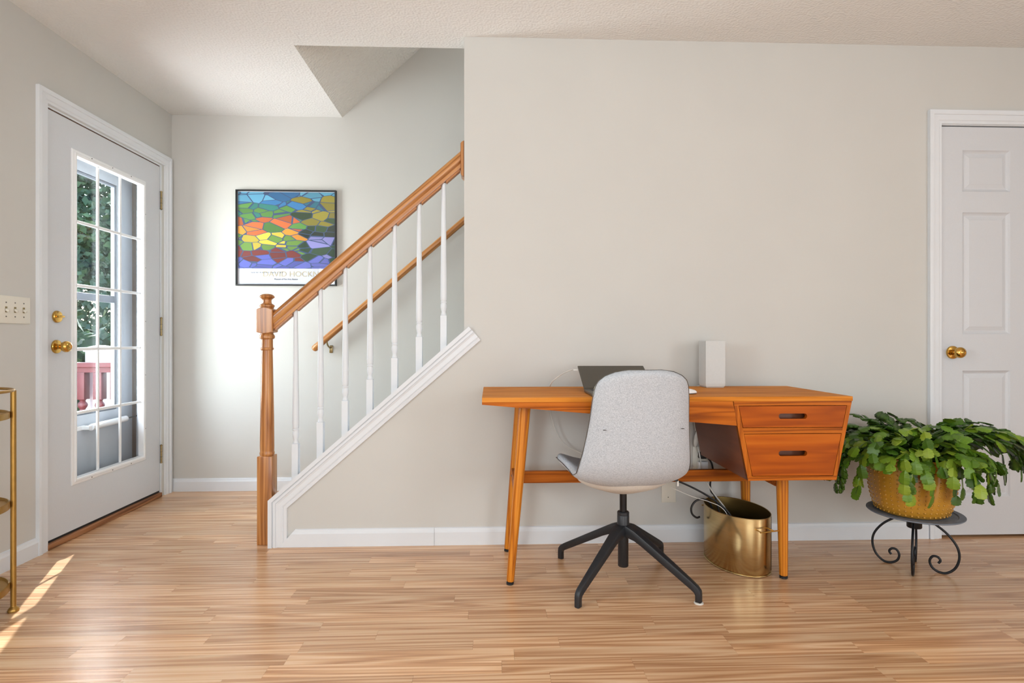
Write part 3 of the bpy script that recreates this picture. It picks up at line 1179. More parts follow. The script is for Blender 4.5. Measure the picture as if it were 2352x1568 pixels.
# handrail: moulded section swept along the pitch (origin at its foot, X axis along the rail)
RS = 0.874
ra = math.atan(RS)
prof = [(-0.019, 0.0), (0.019, 0.0), (0.020, 0.004), (0.020, 0.017), (0.0245, 0.022), (0.0285, 0.031), (0.0295, 0.042), (0.027, 0.053), (0.020, 0.061), (0.010, 0.0645), (0.0, 0.0655),
        (-0.010, 0.0645), (-0.020, 0.061), (-0.027, 0.053), (-0.0295, 0.042), (-0.0285, 0.031), (-0.0245, 0.022), (-0.020, 0.017), (-0.020, 0.004)]
xa, xb_ = -1.044, -0.146
zlow = 1.035


def rail_pt(x, yo, h):
    # h measured perpendicular to the pitch, ends cut plumb
    return (x, YRL + yo, zlow + RS * (x - xa) + h / math.cos(ra))


b = BM()
A = [b.verts.new(rail_pt(xa, p[0], p[1])) for p in prof]
B = [b.verts.new(rail_pt(xb_, p[0], p[1])) for p in prof]
for i in range(len(prof)):
    b.faces.new((A[i], B[i], B[(i + 1) % len(prof)], A[(i + 1) % len(prof)]))
b.faces.new(A)
b.faces.new(B)
# turn so that the object's own X axis follows the grain
rot = Matrix.Rotation(-ra, 4, 'Y')
org = Vector((xa, YRL, zlow))
bmesh.ops.translate(b, verts=b.verts, vec=-org)
bmesh.ops.transform(b, matrix=rot.inverted(), verts=b.verts)
hr = obj('handrail', b, 'rail_oak', sr, smooth=30, origin=(0, 0, 0))
hr.location = org - wpos(sr)
hr.rotation_euler = (0, -ra, 0)
WORG[hr.name] = org
b = BM()
prism(b, [(-0.1455, 1.786), (-0.1455, 1.935), (-0.139, 1.942), (-0.1285, 1.948), (-0.1285, 1.772), (-0.139, 1.778)], 'Y', YRL - 0.040, YRL + 0.040, bev=0.0015, seg=1)
obj('rosette', b, 'post_oak', sr)
# balusters
bx = [-0.945 + 0.1192 * k for k in range(7)]
b = BM()
s = 0.0155
prism(b, [(-s, -0.0 - SL * s), (s, -0.0 + SL * s), (s, 0.165), (-s, 0.165)], 'Y', -s, s, bev=0.0012, seg=1)
bh = zlow + RS * (bx[0] - xa) - (TZ0 + SL * (bx[0] - TX0)) + 0.006
lathe(b, [(0.010, 0.160), (0.0135, 0.168), (0.0115, 0.176), (0.0100, 0.184), (0.0125, 0.192), (0.0155, 0.206), (0.0150, 0.218), (0.0125, 0.226), (0.0140, 0.229), (0.0145, 0.233), (0.0120, 0.236), (0.0150, 0.243), (0.0158, 0.262),
          (0.0150, 0.36), (0.0125, 0.55), (0.0098, bh - 0.01), (0.0098, bh)], 0, 0, 0, n=18)
bal = None
for x in bx:
    loc = (x, YRL, TZ0 + SL * (x - TX0))
    if bal is None:
        bal = obj('baluster', b, 'trim_white', sr, smooth=30, origin=(0, 0, 0))
        bal.location = Vector(loc) - wpos(sr)
        WORG[bal.name] = Vector(loc)
    else:
        copy_obj(bal, loc, sr)
# fillet strips between the balusters under the handrail
for x0, x1 in zip([xa + 0.004] + [v + 0.013 for v in bx], [v - 0.013 for v in bx] + [xb_ - 0.004]):
    b = BM()
    k = 0.008 / math.cos(ra)
    za, zb = zlow + RS * (x0 - xa), zlow + RS * (x1 - xa)
    prism(b, [(x0, za - k), (x1, zb - k), (x1, zb + 0.002), (x0, za + 0.002)], 'Y', YRL - 0.016, YRL + 0.016)
    obj('fillet', b, 'oak_plain', sr)

# ---- wall handrail
wr = empty('wall_handrail', (-1.15, 3.712, 0.9), 'round wooden handrail on a brass bracket along the stair wall', 'handrail')
sl2 = 0.866
b = BM()
e0 = Vector((-1.140, 3.712, 0.918))
dd = Vector((1, 0, sl2)).normalized()
P = [e0 + dd * t for t in (0.0, 0.004, 0.012, 0.05, 1.2, 2.4)]
rad = [0.012, 0.018, 0.0215, 0.0215, 0.0215, 0.0215]
rings = []
up = Vector((-sl2, 0, 1)).normalized()
for p, q in zip(P, rad):
    rings.append([b.verts.new(p + Vector((0, 1, 0)) * (q * math.cos(2 * PI * k / 18)) + up * (q * math.sin(2 * PI * k / 18))) for k in range(18)])
for r0, r1 in zip(rings, rings[1:]):
    for i in range(18):
        b.faces.new((r0[i], r0[(i + 1) % 18], r1[(i + 1) % 18], r1[i]))
b.faces.new(rings[0])
b.faces.new(rings[-1])
wrl = obj('rail', b, 'rail_oak', wr, smooth=True)
wa = math.atan(sl2)
wrl.data.transform(Matrix.Rotation(wa, 4, 'Y'))
wrl.rotation_euler = (0, -wa, 0)
for t in (0.115, 1.3):
    c = e0 + dd * t
    b = BM()
    tube(b, [(c.x, 3.712, c.z - 0.022), (c.x + 0.004, 3.715, c.z - 0.045), (c.x + 0.008, 3.74, c.z - 0.060), (c.x + 0.010, YB - 0.004, c.z - 0.062)], 0.0055, 8, sub=4)
    br = obj('bracket', b, 'brass_worn', wr, smooth=True)
    b = BM()
    box(b, c.x - 0.002, c.x + 0.020, YB - 0.006, YB, c.z - 0.098, c.z - 0.048, bev=0.004)
    obj('wall_plate', b, 'brass_worn', br, smooth=True)

# ------------------------------------------------------------------ desk
DX0, DX1, DY0, DY1, DZ = -0.033, 1.423, 2.190, 2.690, 0.761
dk = empty('writing_desk', ((DX0 + DX1) / 2, (DY0 + DY1) / 2, 0), 'mid-century wooden writing desk with two drawers and round tapered legs', 'desk')
b = BM()
box(b, DX0, DX1, DY0, DY1, DZ - 0.018, DZ, bev=0.001)
obj('desktop', b, 'desk_top_wood', dk)
CXL0, CXL1, CXR0, CXR1, CZ0, CZ1 = 0.944, 1.005, 1.423, 1.357, 0.433, 0.743


def xl(z):
    return CXL0 + (CXL1 - CXL0) * (CZ1 - z) / (CZ1 - CZ0)


def xr(z):
    return CXR0 + (CXR1 - CXR0) * (0.761 - z) / (0.761 - CZ0)


b = BM()
ap = [(DX0, DZ - 0.0182), (CXL0 + 0.003, DZ - 0.0182), (CXL0 + 0.016, 0.648), (DX0, 0.734)]
prism(b, ap, 'Y', DY0, DY0 + 0.020)
obj('apron', b, 'desk_wood', dk)
b = BM()
prism(b, ap, 'Y', DY1 - 0.020, DY1)
obj('apron', b, 'desk_wood', dk)
b = BM()
box(b, DX0, DX0 + 0.018, DY0 + 0.0205, DY1 - 0.0205, 0.736, DZ - 0.0182)
obj('end_rail', b, 'desk_wood', dk)
b = BM()
prism(b, [(DX0 + 0.0185, 0.736), (CXL0 + 0.012, 0.662), (CXL0 + 0.012, 0.668), (DX0 + 0.0185, 0.7415)], 'Y', DY0 + 0.0205, DY1 - 0.0205)
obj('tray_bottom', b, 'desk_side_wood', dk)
# drawer cabinet: side panels, floor, back, face frame, two drawers
cb = None
b = BM()
T = 0.017
y0c, y1c = DY0 + 0.004, DY1
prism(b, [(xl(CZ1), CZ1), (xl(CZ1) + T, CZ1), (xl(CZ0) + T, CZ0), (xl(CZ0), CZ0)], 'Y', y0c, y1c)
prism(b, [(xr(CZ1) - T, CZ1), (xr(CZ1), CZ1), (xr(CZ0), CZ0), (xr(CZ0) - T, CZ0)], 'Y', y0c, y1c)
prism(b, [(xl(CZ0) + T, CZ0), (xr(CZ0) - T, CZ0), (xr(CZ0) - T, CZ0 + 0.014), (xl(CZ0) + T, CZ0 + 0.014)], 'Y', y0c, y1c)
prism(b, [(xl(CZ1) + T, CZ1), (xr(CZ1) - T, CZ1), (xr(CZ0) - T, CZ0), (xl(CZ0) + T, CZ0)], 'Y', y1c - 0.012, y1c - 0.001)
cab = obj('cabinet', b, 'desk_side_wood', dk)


def face_bar(pts, mat='desk_wood'):
    bm = BM()
    prism(bm, pts, 'Y', DY0, DY0 + 0.018)
    obj('face_frame', bm, mat, cab)


DR = (((0.966, 0.726), (1.400, 0.726), (1.383, 0.6385), (0.983, 0.6385)), ((0.987, 0.6165), (1.378, 0.6165), (1.345, 0.4495), (1.020, 0.4495)))
face_bar([(xl(CZ1), CZ1), (xr(CZ1), CZ1), (xr(0.726), 0.726), (xl(0.726), 0.726)])
face_bar([(xl(0.726), 0.726), (0.966, 0.726), (1.0205, 0.4495), (xl(0.4495), 0.4495)], 'desk_stile_wood')
face_bar([(1.400, 0.726), (xr(0.726), 0.726), (xr(0.4495), 0.4495), (1.3445, 0.4495)], 'desk_stile_wood')
face_bar([(xl(0.4495), 0.4495), (xr(0.4495), 0.4495), (xr(CZ0), CZ0), (xl(CZ0), CZ0)])
face_bar([(0.983, 0.6385), (1.383, 0.6385), (1.378, 0.6165), (0.987, 0.6165)])
SLOTS = ((1.126, 1.240, 0.684), (1.126, 1.240, 0.5385))


def drawer(pts, slot):
    g = 0.0022
    p = [(pts[0][0] + g, pts[0][1] - g), (pts[1][0] - g, pts[1][1] - g), (pts[2][0] - g, pts[2][1] + g), (pts[3][0] + g, pts[3][1] + g)]
    x0, x1, zc = slot
    r = 0.0105
    loop = [(x1 - r + r * math.cos(t), zc + r * math.sin(t)) for t in [R(90 - 180 * k / 8) for k in range(9)]] + \
           [(x0 + r + r * math.cos(t), zc + r * math.sin(t)) for t in [R(-90 - 180 * k / 8) for k in range(9)]]
    yf, yb = DY0 + 0.0005, DY0 + 0.018
    bm = BM()
    rows = []
    for y_ in (yf, yb):
        O = [bm.verts.new((q[0], y_, q[1])) for q in p]
        I = [bm.verts.new((q[0], y_, q[1])) for q in loop]
        rows.append((O, I))
    for O, I in rows:
        # quads between outer corners (TL, TR, BR, BL) and the slot loop: right side 9, left side 9
        tl, tr_, br_, bl = O
        bm.faces.new([tl, tr_, I[0], I[17]])
        bm.faces.new([tr_] + [I[k] for k in range(0, 5)])
        bm.faces.new([tr_, I[4], br_])
        bm.faces.new([br_] + [I[k] for k in range(4, 9)])
        bm.faces.new([br_, bl, I[9], I[8]])
        bm.faces.new([bl] + [I[k] for k in range(9, 14)])
        bm.faces.new([bl, I[13], tl])
        bm.faces.new([tl] + [I[k] for k in range(13, 18)])
    (O0, I0), (O1, I1) = rows
    for A_, B_ in ((O0, O1), (I0, I1)):
        for k in range(len(A_)):
            bm.faces.new((A_[k], A_[(k + 1) % len(A_)], B_[(k + 1) % len(A_)], B_[k]))
    dr = obj('drawer', bm, 'desk_drawer_wood', dk)
    bm = BM()
    box(bm, x0 - 0.05, x1 + 0.05, yb + 0.0005, DY1 - 0.04, p[2][1] + 0.004, p[2][1] + 0.010)
    box(bm, x0 - 0.05, x1 + 0.05, yb + 0.03, yb + 0.036, p[2][1] + 0.010, zc + 0.005)
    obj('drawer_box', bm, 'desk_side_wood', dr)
    return dr


for pts, slot in zip(DR, SLOTS):
    drawer(pts, slot)


def leg(x0, y0, x1, y1, z1, r0, r1, first=[None]):
    bm = BM()
    d = Vector((x1 - x0, y1 - y0, z1))
    L_ = d.length
    mt = Matrix.Translation((x0, y0, 0)) @ d.to_track_quat('Z', 'Y').to_matrix().to_4x4()
    lathe(bm, [(r0 - 0.002, 0.012), (r0, 0.014), (r1, L_ * 0.9), (r1, L_)], n=24)
    g = obj('leg', bm, 'desk_leg_wood', dk, smooth=True, origin=(0, 0, 0))
    g.location = Vector((x0, y0, 0)) - wpos(dk)
    g.rotation_euler = d.to_track_quat('Z', 'Y').to_euler()
    bm = BM()
    lathe(bm, [(r0 - 0.002, 0.0), (r0 - 0.0005, 0.002), (r0 - 0.0005, 0.008), (r0 - 0.004, 0.009), (r0 - 0.004, 0.013)], n=20)
    f_ = bpy.data.meshes.new('foot')
    bm.to_mesh(f_)
    bm.free()
    f_.materials.append(MATS['black_rubber'])
    fo = bpy.data.objects.new('foot', f_)
    C.objects.link(fo)
    fo.parent = g
    fo.rotation_euler = g.rotation_euler.to_matrix().inverted().to_euler()


leg(0.078, 2.295, 0.140, 2.305, 0.728, 0.0155, 0.0235)
leg(0.078, 2.655, 0.140, 2.640, 0.728, 0.0155, 0.0235)
leg(1.209, 2.312, 1.203, 2.312, 0.432, 0.0165, 0.0235)
leg(1.209, 2.655, 1.203, 2.655, 0.432, 0.0165, 0.0235)
b = BM()
box(b, 0.096, 0.118, 2.3175, 2.626, 0.338, 0.392, bev=0.002)
cbar = obj('cross_bar', b, 'desk_wood', dk)
b = BM()
lathe(b, [(0.005, 0), (0.005, 0.002), (0.003, 0.003)], n=12, mtx=dir_mtx((0.096, 2.58, 0.368), (-1, 0, 0)))
obj('bolt', b, 'screw_steel', cbar)
b = BM()
box(b, 1.186, 1.222, 2.337, 2.632, 0.372, 0.4325, bev=0.002)
obj('cross_bar', b, 'desk_wood', dk)
b = BM()
box(b, 0.119, 1.185, 2.568, 2.592, 0.336, 0.389, bev=0.002)
obj('stretcher', b, 'desk_wood', dk)

# ------------------------------------------------------------------ things on the desk
# laptop, screen facing the chair
lp = empty('laptop', (0.545, 2.30, DZ), 'open grey laptop behind the chair on the desk', 'laptop')
LX0, LX1, LY = 0.395, 0.697, 2.395
b = BM()
box(b, LX0, LX1, LY - 0.205, LY, DZ + 0.001, DZ + 0.014, bev=0.003)
obj('base', b, 'laptop_grey', lp, smooth=True)
b = BM()
box(b, LX0 + 0.02, LX1 - 0.02, LY - 0.10, LY - 0.025, DZ + 0.0141, DZ + 0.0150)
obj('keyboard', b, 'plastic_dark', lp)
lm = Matrix.Translation((0, LY + 0.002, DZ + 0.014)) @ Matrix.Rotation(R(-64), 4, 'X')
b = BM()
box(b, LX0, LX1, 0.0, 0.007, 0.0, 0.206, bev=0.003, mtx=lm)
lid = obj('lid', b, 'laptop_grey', lp, smooth=True)
b = BM()
box(b, LX0 + 0.004, LX1 - 0.004, -0.0008, 0.001, 0.008, 0.202, mtx=lm)
obj('screen', b, 'laptop_grey', lid)

# charging cable
b = BM()
tube(b, [(0.394, 2.565, 0.846), (0.375, 2.600, 0.846), (0.335, 2.635, 0.826), (0.292, 2.665, 0.790), (0.283, 2.690, 0.7675), (0.281, 2.704, 0.758), (0.281, 2.712, 0.70), (0.283, 2.715, 0.644), (0.308, 2.715, 0.557), (0.339, 2.715, 0.500), (0.398, 2.715, 0.456), (0.55, 2.715, 0.40), (0.80, 2.715, 0.375), (0.98, 2.722, 0.372)], 0.0027, 6, sub=6)
cc = empty('charging_cable', (0.281, 2.70, 0.758), 'thin white charging cable drooping from the laptop behind the desk', 'cable')
obj('wire', b, 'cord_white', cc, smooth=True)
b = BM()
box(b, 0.372, 0.395, 2.558, 2.570, 0.842, 0.850, bev=0.002)
obj('plug', b, 'cord_white', cc)

# mouse
b = BM()
vv = lathe(b, [(0.001, 0.0), (0.8, 0.0), (0.97, 0.1), (1.0, 0.25), (0.97, 0.42), (0.85, 0.66), (0.6, 0.86), (0.3, 0.97), (0.001, 1.0)], 0, 0, 0, n=32)
for v in vv:
    v.co = Vector((0.792 + v.co.x * 0.056, 2.318 + v.co.y * 0.031, DZ + 0.0015 + v.co.z * 0.021))
mo = empty('computer_mouse', (0.792, 2.318, DZ), 'low white computer mouse on the desk right of the chair', 'mouse')
obj('shell', b, 'pvc_white', mo, smooth='all')
b = BM()
lathe(b, [(0.8, 0), (0.95, 0.002), (0.95, 0.005)], 0, 0, 0, n=32)
for v in b.verts:
    v.co = Vector((0.792 + v.co.x * 0.056, 2.318 + v.co.y * 0.031, DZ + 0.0002 + v.co.z))
obj('underside', b, 'plastic_dark', mo)

# white box lamp
la = empty('table_lamp', (1.037, 2.634, DZ), 'white square box lamp standing at the back of the desk', 'lamp')
b = BM()
rows = []
lx0, lx1, ly0, ly1 = 0.990, 1.081, 2.590, 2.678
for z_, o in ((DZ + 0.001, 0.006), (DZ + 0.008, 0.0015), (DZ + 0.02, 0.0), (DZ + 0.215, 0.0), (DZ + 0.217, 0.0015), (DZ + 0.217, 0.004), (DZ + 0.19, 0.004)):
    rows.append([b.verts.new(p) for p in ((lx0 + o, ly0 + o, z_), (lx1 - o, ly0 + o, z_), (lx1 - o, ly1 - o, z_), (lx0 + o, ly1 - o, z_))])
for r0, r1 in zip(rows, rows[1:]):
    for i in range(4):
        b.faces.new((r0[i], r0[(i + 1) % 4], r1[(i + 1) % 4], r1[i]))
b.faces.new(rows[0])
obj('shade', b, 'lamp_paper', la)
b = BM()
lathe(b, [(0.018, 0.0), (0.018, 0.02), (0.010, 0.03), (0.010, 0.05), (0.02, 0.08), (0.012, 0.11), (0.002, 0.12)], 1.036, 2.634, DZ + 0.004, n=16)
obj('bulb', b, 'pvc_white', la, smooth=True)
b = BM()
tube(b, [(1.036, 2.676, DZ + 0.005), (1.02, 2.688, DZ + 0.004), (0.990, 2.706, DZ - 0.004), (0.984, 2.716, DZ - 0.04), (0.982, 2.716, 0.60), (0.986, 2.712, 0.545)], 0.0023, 6, sub=5)
cd_ = obj('cord', b, 'cord_white', la, smooth=True)
b = BM()
tube(b, [(0.996, 2.708, 0.470), (1.004, 2.706, 0.43), (1.010, 2.703, 0.385), (1.013, 2.702, 0.345), (1.014, 2.704, 0.33)], 0.0032, 6, sub=5)
obj('lower_cord', b, 'cord_white', cd_, smooth=True)
b = BM()
mt = Matrix.Translation((0.990, 2.708, 0.508)) @ Matrix.Rotation(R(10), 4, 'Y')
vv = lathe(b, [(0.003, -0.040), (0.009, -0.030), (0.0125, -0.012), (0.0125, 0.012), (0.009, 0.030), (0.003, 0.040)], n=16)
for v in b.verts:
    v.co.y *= 0.6
bmesh.ops.transform(b, matrix=mt, verts=b.verts)
obj('inline_switch', b, 'cord_white', la, smooth=True)

# ------------------------------------------------------------------ outlets
def outlet(x0, x1, z0, z1, name, label, cat, duplex):
    e = empty(name, ((x0 + x1) / 2, YF, z0), label, cat)
    bm = BM()
    box(bm, x0, x1, YF - 0.006, YF, z0, z1, bev=0.0025)
    pl = obj('plate', bm, 'switch_ivory', e, smooth=True)
    xc = (x0 + x1) / 2
    if duplex:
        for dz in (0.70, 0.30):
            bm = BM()
            lathe(bm, [(0.0165, 0), (0.0165, 0.002), (0.015, 0.0026)], n=20, mtx=dir_mtx((xc, YF - 0.0055, z0 + (z1 - z0) * dz), (0, -1, 0)))
            obj('socket', bm, 'pvc_white', e)
    else:
        bm = BM()
        lathe(bm, [(0.003, 0), (0.0025, 0.0014)], n=10, mtx=dir_mtx((xc - 0.003, YF - 0.0058, z0 + 0.026), (0, -1, 0)))
        obj('screw', bm, 'screw_steel', e)
    return e


outlet(0.985, 1.062, 0.335, 0.462, 'wall_outlet', 'ivory duplex outlet on the wall under the desk with two plugs', 'outlet', True)
outlet(0.831, 0.902, 0.191, 0.318, 'blank_plate', 'blank ivory cover plate low on the wall under the chair seat', 'cover plate', False)
ad = empty('power_adapter', (1.026, 2.72, 0.340), 'small white power adapter plugged low into the outlet', 'adapter')
b = BM()
box(b, 1.004, 1.050, 2.714, YF - 0.0092, 0.334, 0.394, bev=0.004)
obj('body', b, 'pvc_white', ad, smooth=True)

# black power cord: plug in the upper socket, down behind the stretcher, into the basket
pc = empty('black_cable', (1.03, 2.72, 0.42), 'black power cord from the upper outlet socket down into the basket', 'cord')
b = BM()
box(b, 1.006, 1.044, 2.712, YF - 0.0092, 0.408, 0.440, bev=0.006)
obj('plug', b, 'cord_black', pc, smooth=True)
b = BM()
tube(b, [(1.042, 2.706, 0.418), (1.060, 2.700, 0.390), (1.066, 2.695, 0.34), (1.050, 2.690, 0.30), (1.044, 2.665, 0.265), (1.05, 2.630, 0.246), (1.062, 2.595, 0.16)], 0.0042, 8, sub=6)
obj('wire', b, 'cord_black', pc, smooth=True)

# ------------------------------------------------------------------ brass basket
BX, BY, BA, BB, BH = 1.088, 2.490, 0.120, 0.176, 0.240
tilt = R(9)


def ell(r, t, z, off=0.0):
    x, y = (BA * r + off) * math.cos(t), (BB * r + off) * math.sin(t)
    return (BX + x * math.cos(tilt) - y * math.sin(tilt), BY + x * math.sin(tilt) + y * math.cos(tilt), z)


def ell_lathe(bm, prof, n=64, cap0=True, cap1=False):
    rings = [[bm.verts.new(ell(1, 2 * PI * i / n, z, off)) for i in range(n)] for off, z in prof]
    for a_, b_ in zip(rings, rings[1:]):
        for i in range(n):
            bm.faces.new((a_[i], a_[(i + 1) % n], b_[(i + 1) % n], b_[i]))
    if cap0:
        bm.faces.new(rings[0])
    if cap1:
        bm.faces.new(rings[-1])


bk = empty('waste_basket', (BX, BY, 0), 'oval brushed brass waste basket full of cords under the desk', 'basket')
b = BM()
ell_lathe(b, [(-0.004, 0.001), (-0.002, 0.0035), (0.0, 0.008), (0.001, BH - 0.002), (0.0005, BH), (-0.0010, BH)])
wall_ = obj('body', b, 'basket_brass', bk, smooth=30)
b = BM()
ell_lathe(b, [(-0.0012, BH), (-0.0018, BH - 0.003), (-0.0025, 0.010)], cap0=False, cap1=True)
obj('lining', b, 'basket_brass_inner', wall_, smooth=30)
b = BM()
tube(b, [ell(1, 2 * PI * i / 72, 0.0035, 0.0006) for i in range(73)], 0.0026, 6)
obj('base_bead', b, 'basket_brass', wall_, smooth=True)
b = BM()
tube(b, [ell(1, 2 * PI * i / 72, BH, 0.0) for i in range(73)], 0.0017, 6)
obj('rim', b, 'basket_brass', wall_, smooth=True)
b = BM()
tt = R(-52)
for i in range(1):
    p = Vector(ell(1, tt, 0.01, 0.0012))
    tube(b, [p, Vector((p.x, p.y, BH - 0.003))], 0.0009, 5)
obj('seam', b, 'basket_brass_inner', wall_)
for t0, zz in ((-88, 0.200), (92, 0.200)):
    b = BM()
    a_, c_ = Vector(ell(1, R(t0 - 13), zz)), Vector(ell(1, R(t0 + 17), zz))
    nrm = (Vector(ell(1.3, R(t0), zz)) - Vector(ell(1, R(t0), zz))).normalized()
    k = 0.040 if t0 < 0 else 0.022
    tube(b, [a_, a_ + nrm * k], 0.0024, 8)
    tube(b, [c_, c_ + nrm * k], 0.0024, 8)
    ax = (c_ - a_).normalized()
    tube(b, [a_ + nrm * k - ax * 0.006, c_ + nrm * k + ax * 0.020], 0.0030, 8)
    obj('handle', b, 'brass_bright', bk, smooth=True)

# cords lying in the basket
b = BM()
tube(b, [(0.80, 2.545, 0.358), (0.855, 2.535, 0.342), (0.935, 2.51, 0.306), (1.005, 2.485, 0.262), (1.05, 2.465, 0.215), (1.07, 2.455, 0.15)], 0.0042, 8, sub=6)
single('charger_cord', b, 'cord_black', 'black cord slanting from under the chair into the basket', 'cord', smooth=True)
b = BM()
lp_pts = [(0.990, 2.565, 0.248), (0.955, 2.56, 0.258), (0.925, 2.555, 0.247), (0.908, 2.55, 0.222), (0.912, 2.55, 0.195), (0.932, 2.55, 0.178), (0.948, 2.555, 0.180)]
tube(b, [(1.01, 2.565, 0.15), (1.008, 2.565, 0.215)] + lp_pts, 0.0046, 8, sub=6)
single('looped_cord', b, 'cord_black', 'black cord looping over the left rim of the brass basket', 'cord', smooth=True)
b = BM()
tube(b, [(1.002, 2.63, 0.330), (1.012, 2.61, 0.305), (1.035, 2.59, 0.265), (1.062, 2.565, 0.225), (1.085, 2.545, 0.18), (1.095, 2.54, 0.12)], 0.0032, 8, sub=6)
single('extension_cord', b, 'cord_white', 'thick white cord hanging steeply into the basket', 'cord', smooth=True)
b = BM()
tube(b, [(0.79, 2.47, 0.335), (0.825, 2.46, 0.322), (0.88, 2.45, 0.300), (0.94, 2.435, 0.284), (0.992, 2.425, 0.262), (1.02, 2.42, 0.225), (1.03, 2.415, 0.16)], 0.0014, 6, sub=6)
single('earphone_wire', b, 'cord_white', 'hair-thin pale wire running from under the chair to the basket', 'wire', smooth=True)
b = BM()
BRK = Matrix.Translation((1.140, 2.455, 0.1)) @ Euler((R(-8), R(10), R(25))).to_matrix().to_4x4()
box(b, -0.022, 0.022, -0.03, 0.03, -0.080, 0.085, bev=0.006, mtx=BRK)
pb = empty('power_brick', (1.140, 2.455, 0.012), 'black power brick lying inside the brass basket', 'power brick')
obj('body', b, 'plastic_dark', pb, smooth=True)
b = BM()
box(b, -0.014, 0.014, -0.0312, -0.0302, -0.03, 0.03, mtx=BRK)
obj('rating_label', b, 'screw_steel', pb)
b = BM()
coil = [(1.065 + 0.030 * math.cos(t) * (1 + 0.05 * math.sin(3 * t)), 2.53 + 0.05 * math.sin(t), 0.016 + 0.003 * t / 2) for t in [k * 0.35 for k in range(70)]]
tube(b, coil, 0.0042, 6)
single('coiled_cord', b, 'cord_black', 'black cord coiled on the bottom of the brass basket', 'cord', smooth=True)

# ------------------------------------------------------------------ office chair
CHX, CHY = 0.546, 2.332
CR = Matrix.Translation((CHX, CHY, 0)) @ Matrix.Rotation(R(5), 4, 'Z')
ch_ = empty('swivel_chair', (CHX, CHY, 0), 'light grey upholstered swivel chair with a black four-legged base', 'chair')
# profile from the top of the back to the front of the seat: (y, z, half width, edge lift y, edge lift z)
PR = [(-0.256, 0.874, 0.060, 0.010, 0.00), (-0.256, 0.871, 0.110, 0.018, -0.004), (-0.254, 0.862, 0.146, 0.024, -0.010), (-0.250, 0.842, 0.168, 0.028, -0.008), (-0.245, 0.812, 0.179, 0.031, 0), (-0.237, 0.76, 0.185, 0.034, 0), (-0.227, 0.69, 0.190, 0.038, 0),
      (-0.217, 0.62, 0.199, 0.044, 0), (-0.207, 0.56, 0.208, 0.050, 0), (-0.194, 0.51, 0.218, 0.052, 0.002), (-0.170, 0.470, 0.225, 0.048, 0.008),
      (-0.130, 0.450, 0.228, 0.040, 0.026), (-0.075, 0.443, 0.234, 0.026, 0.046), (-0.01, 0.440, 0.242, 0.012, 0.060), (0.06, 0.442, 0.248, 0.0, 0.062),
      (0.12, 0.447, 0.247, 0.0, 0.056), (0.165, 0.450, 0.238, -0.006, 0.046), (0.195, 0.447, 0.218, -0.014, 0.036), (0.210, 0.441, 0.185, -0.014, 0.028), (0.216, 0.436, 0.13, -0.010, 0.016)]
NS = 16
b = BM()
grid = []
for (y_, z_, hwid, ey, ez) in PR:
    rowv = []
    for i in range(NS + 1):
        u = -1 + 2 * i / NS
        k = abs(u) ** 2.3
        rowv.append(b.verts.new((hwid * u, y_ + ey * k, z_ + ez * k)))
    grid.append(rowv)
for r0, r1 in zip(grid, grid[1:]):
    for i in range(NS):
        b.faces.new((r0[i], r0[i + 1], r1[i + 1], r1[i]))
bmesh.ops.recalc_face_normals(b, faces=b.faces)
# thickness: push a second skin outwards (behind / below)
b.normal_update()
c_mid = grid[14][NS // 2]
sgn = -1 if c_mid.normal.z > 0 else 1
outer = []
for ri, rowv in enumerate(grid):
    t_r = ri / (len(grid) - 1)
    o_row = []
    for i, v in enumerate(rowv):
        u = -1 + 2 * i / NS
        edge = max(0.0, 1 - abs(u) ** 6)
        endf = min(1, min(ri, len(grid) - 1 - ri) / 2.0)
        th = 0.014 + 0.020 * edge * endf
        if ri >= 11:
            th = 0.032 + 0.012 * edge * endf
        nv = v.normal * sgn
        if ri < 5:
            ref = grid[5][i].normal * sgn
            nv = Vector((ref.x * 0.6, ref.y, ref.z)).normalized()
        o_row.append(b.verts.new(v.co + nv * th))
    outer.append(o_row)
for r0, r1 in zip(outer, outer[1:]):
    for i in range(NS):
        b.faces.new((r0[i], r1[i], r1[i + 1], r0[i + 1]))
n_r = len(grid)
border = [(0, i) for i in range(NS)] + [(j, NS) for j in range(n_r - 1)] + [(n_r - 1, i) for i in range(NS, 0, -1)] + [(j, 0) for j in range(n_r - 1, 0, -1)]
for k, (j, i) in enumerate(border):
    j2, i2 = border[(k + 1) % len(border)]
    b.faces.new((grid[j][i], grid[j2][i2], outer[j2][i2], outer[j][i]))
seam_pts = [CR @ ((grid[j][i].co * 0.25 + outer[j][i].co * 0.75) * 1.0) for j, i in border]
bmesh.ops.transform(b, matrix=CR, verts=b.verts)
shell = obj('seat_shell', b, 'chair_fabric', ch_, smooth='all')
sm = shell.modifiers.new('smooth', 'SUBSURF')
sm.levels = 2
sm.render_levels = 2
b = BM()
tube(b, [p for p in seam_pts] + [seam_pts[0]], 0.0014, 5)
obj('seam_piping', b, 'screw_steel', shell, smooth=True)
# stitched line across the back
b = BM()
b.free()
for xx in (-0.150, 0.150):
    b = BM()
    box(b, xx - 0.005, xx + 0.005, -0.2495, -0.2385, 0.6515, 0.6528)
    bmesh.ops.transform(b, matrix=CR, verts=b.verts)
    obj('stitch_mark', b, 'screw_dark', shell)
